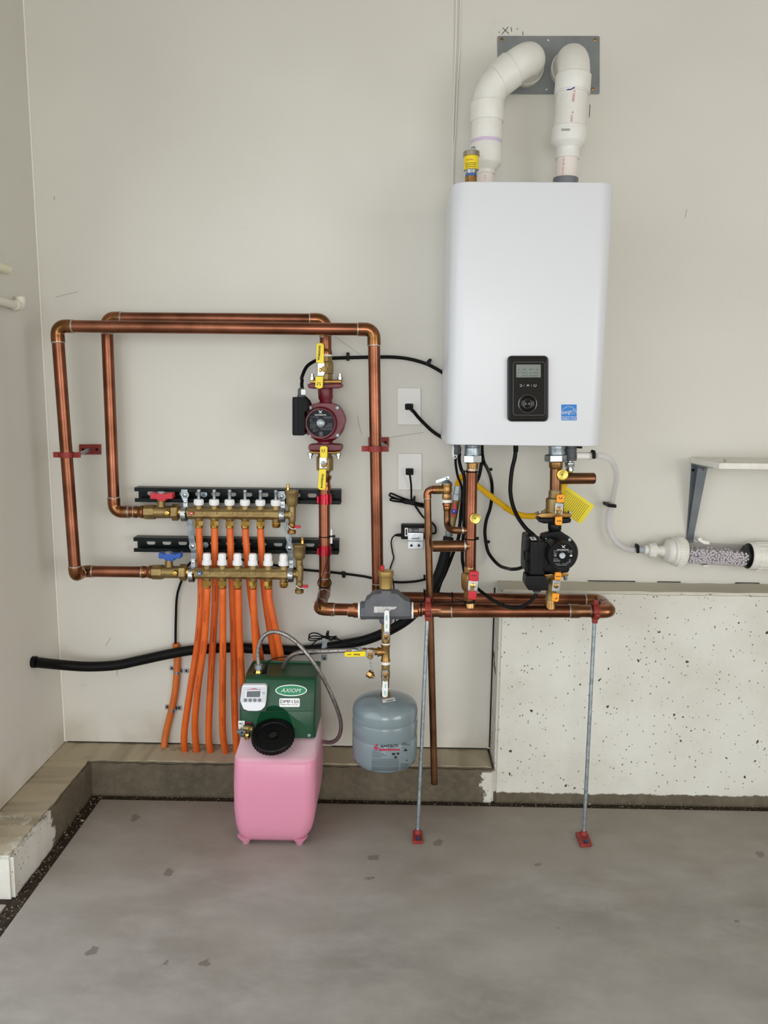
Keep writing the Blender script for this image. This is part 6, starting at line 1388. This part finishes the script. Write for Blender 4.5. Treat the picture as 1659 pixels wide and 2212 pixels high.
t = T('power_adapter', 'small black power adapter with printed label held by a steel bracket', 'power adapter', P(Z6(645, 1000), .0))
ad = pt('adapter_body', B().poly(Z6, rc(520, 850, 846, 1000, 8), .034, .034, .004), BLACK_PL, t)
pt('adapter_label', B().poly(Z6, rc(595, 882, 770, 930, 2), .0345, .0006), M('label_charcoal', c(60, 60, 62), .5), ad)
lb_ = pt('barcode_label', B().poly(Z6, rc(558, 880, 592, 968, 2), .0347, .0006), WHITE_PL, ad)
pt('barcode', B().poly(Z6, rc(568, 892, 582, 956), .0351, .0004), INK, lb_)
for x in (632, 666, 690): pt('label_symbol', B().tube([P(Z6(*q), .0352) for q in ((x-10, 915), (x, 895), (x+10, 915), (x-4, 910))], .0006, 5), WINK, ad)
fine(ad, Z6, ((602, 622, 892), (602, 622, 905), (602, 622, 918), (706, 764, 890), (706, 756, 902), (706, 764, 914)), .0352, WINK, 5)
pt('strain_relief', B().hl(Z6, 956, .017, [(452, 8), (470, 14), (520, 18)], 12), BLACK_RB, ad)
t = T('adapter_bracket', 'bent steel bracket with two screw holes under the power adapter', 'bracket', P(Z6(670, 1105), 0))
pt('clip_plate', B().poly(Z6, [(590, 932), (756, 932), (754, 1006), (590, 1004)], .0385, .003, .0006), STEEL, t)
pt('wall_plate', B().poly(Z6, [(590, 1010), (754, 1014), (750, 1104), (590, 1102)], .004, .004, .0006), STEEL, t)
pt('bridge', B().prism([P(Z6(590, 1003), .0385), P(Z6(754, 1005), .0385), P(Z6(754, 1005), .0385)-V((0, 0, .003)), P(Z6(590, 1003), .0385)-V((0, 0, .003))], [P(Z6(590, 1012), .002), P(Z6(754, 1014), .002), P(Z6(754, 1014), .002)-V((0, 0, .003)), P(Z6(590, 1012), .002)-V((0, 0, .003))]), STEEL, t)
for x in (628, 707): pt('screw_hole', B().ly(Z6, x, 1066, .004, [(0, 14), (2, 12)], 14), INK, t)
pt('clip_slot', B().poly(Z6, [(632, 988), (712, 984), (712, 996), (632, 1000)], .0389, .0005), GINK, t)
cord('low_voltage_cord', 'thin black cord falling from the power adapter behind the brass float vent', [(Z6(460, 955), .017), (Z6(428, 985), .012), (Z6(415, 1040), .006), (Z6(428, 1130), .005), (Z6(440, 1200), .005), (Z6(416, 1270), .005), (Z6(402, 1330), .005), (Z6(425, 1400), .014), (Z6(440, 1470), .02), (B3(1100, 420), .02), (B3(1130, 560), .07), (B3(1080, 800), .12), (B3(900, 920), .10), (B3(700, 1010), .072), (C2(1100, 590), .07), (C2(960, 540), .062), (C2(830, 480), .058)], .0021)
t = T('cord_coil', 'coil of thin black wire hung on a clamp above the braided hose', 'cord', P(C2(450, 560), .05))
for pts2, d in ((((430, 395), (300, 335), (180, 325), (100, 365), (95, 430), (160, 470), (300, 465), (420, 460)), .062), (((420, 420), (250, 400), (120, 415), (80, 460), (100, 510), (200, 522), (330, 500), (430, 470)), .066), (((430, 400), (600, 430), (760, 410), (800, 405)), .064), (((430, 440), (560, 450), (640, 515), (690, 490), (760, 440), (820, 460), (800, 490), (720, 480), (560, 470)), .068), (((420, 410), (520, 440), (640, 470), (740, 450)), .072), (((400, 440), (520, 410), (660, 420), (780, 460)), .060)):
    pt('wire_loop', B().tube(spl([P(C2(*q), d) for q in pts2], 6), .0021, 8), BLACK_RB, t)
pt('coil_tie', B().poly(C2, [(525, 318), (595, 318), (580, 490), (505, 485)], .078, .024, .002), BLACK_PL, t)
cord('feeder_cord', 'thin black cord from the wire coil down to the feeder top', [(C2(390, 455), .062), (C2(270, 530), .058), (C2(90, 685), .056), (B1(1000, 420), .06), (B1(900, 455), .09), (B1(780, 470), .14), (B1(680, 485), .19), (B1(620, 510), .225), (B1(588, 537), .24)], .0017)
t = T('hose_standoff', 'galvanised standoff clamp on the wall under the wire coil', 'bracket', P(C2(480, 1030), 0))
pt('upper_plate', B().poly(C2, [(430, 490), (570, 490), (572, 560), (545, 590), (552, 720), (402, 720), (425, 600)], .05, .003, .0006), GALV, t)
pt('standoff_leg', slab(P(C2(430, 700), .05).x, P(C2(540, 700), .05).x, -.05, 0, P(C2(430, 715), .05).z, P(C2(430, 690), .05).z), GALV, t)
pt('lower_plate', B().poly(C2, rc(420, 880, 545, 1030, 26), .004, .004, .0008), GALV, t)
pt('plate_screw', B().ly(C2, 483, 975, .004, [(0, 28), (8, 26)], 14), INK, t)

cord('sensor_cable', 'black cable running behind the lower manifold from the boiler to the orange sleeve', [(C8(250, 230), .255), (C8(245, 420), .22), (C8(290, 690), .17), (C8(370, 900), .13), (C8(385, 1100), .12), (C8(350, 1450), .11), (C8(325, 1750), .10), (C8(290, 2050), .09), (Z6(1080, 1130), .08), (Z6(1020, 1235), .045), (Z6(950, 1320), .03), (Z6(850, 1392), .02), (Z6(760, 1425), .011), (Z6(640, 1447), .01), (B3(1100, 297), .01), (B3(850, 253), .01), (Z5(1659, 1240), .01), (Z5(1300, 1195), .01), (Z5(970, 1165), .01), (Z5(610, 1108), .01), (Z5(430, 1078), .01), (Z5(245, 1048), .01), (Z4(1200, 1020), .01), (Z4(1000, 1030), .01), (Z4(860, 1070), .012), (Z4(790, 1140), .014), (Z4(752, 1240), .016), (B5(405, 20), .015), (B5(390, 250), .013), (B5(386, 545), .013), (B5(392, 600), .013)], .0038,
     clips=((Z5, [(1425, 1190), (1470, 1196), (1470, 1264), (1432, 1262)], .017), (B3, [(1425, 222), (1448, 222), (1445, 285), (1425, 282)], .017)))
cord('pump_cord', 'black cord hanging from the boiler underside to the black pump box', [(Z7(180, 110), .25), (Z7(176, 200), .25), (Z7(166, 270), .25), (Z7(136, 400), .25), (Z7(120, 560), .25), (Z7(122, 680), .255), (Z7(150, 810), .265), (Z7(205, 935), .28), (Z7(290, 1055), .30), (Z7(370, 1128), .315), (Z7(420, 1175), .32)], R_C+.0006)
pt('cord_sleeve', B().vl(Z7, 180, .25, [(112, 29), (185, 28), (190, 24)], 12), BLACK_PL, [o for o in bpy.data.objects if o.name == 'pump_cord.001'][0])
cord('boiler_wire', 'black cord looping wide right of the supply riser to the black pump', [(C8(812, 10), .235), (C8(820, 200), .225), (C8(850, 370), .228), (C8(930, 520), .17), (C8(1000, 700), .06), (C8(1035, 900), .03), (C8(1030, 1150), .02), (C8(990, 1400), .014), (C8(910, 1650), .012), (C8(880, 1900), .012), (C8(905, 2150), .012), (Z6(1440, 1140), .014), (Z6(1500, 1225), .03), (Z6(1570, 1285), .07), (Z6(1660, 1312), .14), (Z7(130, 1525), .2), (Z7(210, 1518), .25), (Z7(300, 1480), .29)], R_C,
     clips=((C8, [(930, 540), (1035, 510), (1055, 560), (960, 600)], .11), (C8, [(890, 2090), (995, 2100), (985, 2150), (890, 2160)], .02)))
cord('boiler_wire', 'black cord tucked close behind the supply riser below its bright nut', [(C8(800, 20), .212), (C8(808, 250), .208), (C8(790, 500), .205), (C8(740, 720), .20), (C8(640, 900), .19), (C8(500, 1050), .17), (C8(400, 1250), .14), (C8(370, 1500), .12), (C8(330, 1780), .115), (C8(300, 2050), .11), (Z6(1000, 1320), .09), (Z6(940, 1450), .085), (Z6(905, 1560), .085)], R_C)
cord('boiler_wire', 'black cord running down the left of the supply riser to the pump module', [(C8(330, 200), .26), (C8(320, 330), .255), (C8(360, 520), .25), (C8(430, 700), .25), (C8(435, 1000), .25), (C8(430, 1400), .25), (C8(420, 1800), .25), (Z6(1165, 1150), .248), (Z6(1172, 1260), .244), (Z6(1210, 1400), .238), (Z6(1310, 1505), .25), (Z6(1400, 1580), .29), (Z6(1500, 1650), .315), (Z6(1600, 1694), .33), (Z7(60, 1945), .338), (Z7(150, 1965), .338), (Z7(250, 1950), .335), (Z7(330, 1905), .332), (Z7(385, 1850), .33), (C6(320, 1830), .328), (C6(350, 1795), .328)], .0048)
cord('sensor_lead', 'thin sensor lead tied over the copper header left of the red handled valve', [(Z6(870, 1562), .22), (Z6(930, 1562), .23), (Z6(1000, 1582), .25), (Z6(1080, 1620), .275), (Z6(1150, 1645), .295), (Z6(1190, 1655), .30), (Z6(1050, 1660), .298), (Z6(900, 1672), .295), (Z6(830, 1676), .29)], .0012)
def ziptie(label, q, d, n, R, tail):
    t = T('zip_tie', label, 'zip tie', P(q, d), 'black zip ties on the header'); p = P(q, d); p.z = zz if n == (1, 0, 0) else p.z
    pt('band', B().ring(p, n, R, .0015), BLACK_PL, t); pt('tail', B().tube([P(a, d+.012) for a in tail], .0022, 6), BLACK_PL, t)
ziptie('black zip tie on the rear header right of the drain pipe', Z6(1056, 1602), DB2, (1, 0, 0), RP+.0012, (Z6(1056, 1570), Z6(1056, 1600)))
ziptie('black zip tie on the copper beside the grey separator', Z6(728, 1720), DH, (1, 0, 0), RP+.0035, (Z6(728, 1655), Z6(728, 1690)))
ziptie('black zip tie with a long upright tail behind the drain pipe', Z6(768, 1625), DB2, (1, 0, 0), RP+.0012, (Z6(762, 1525), Z6(766, 1640)))
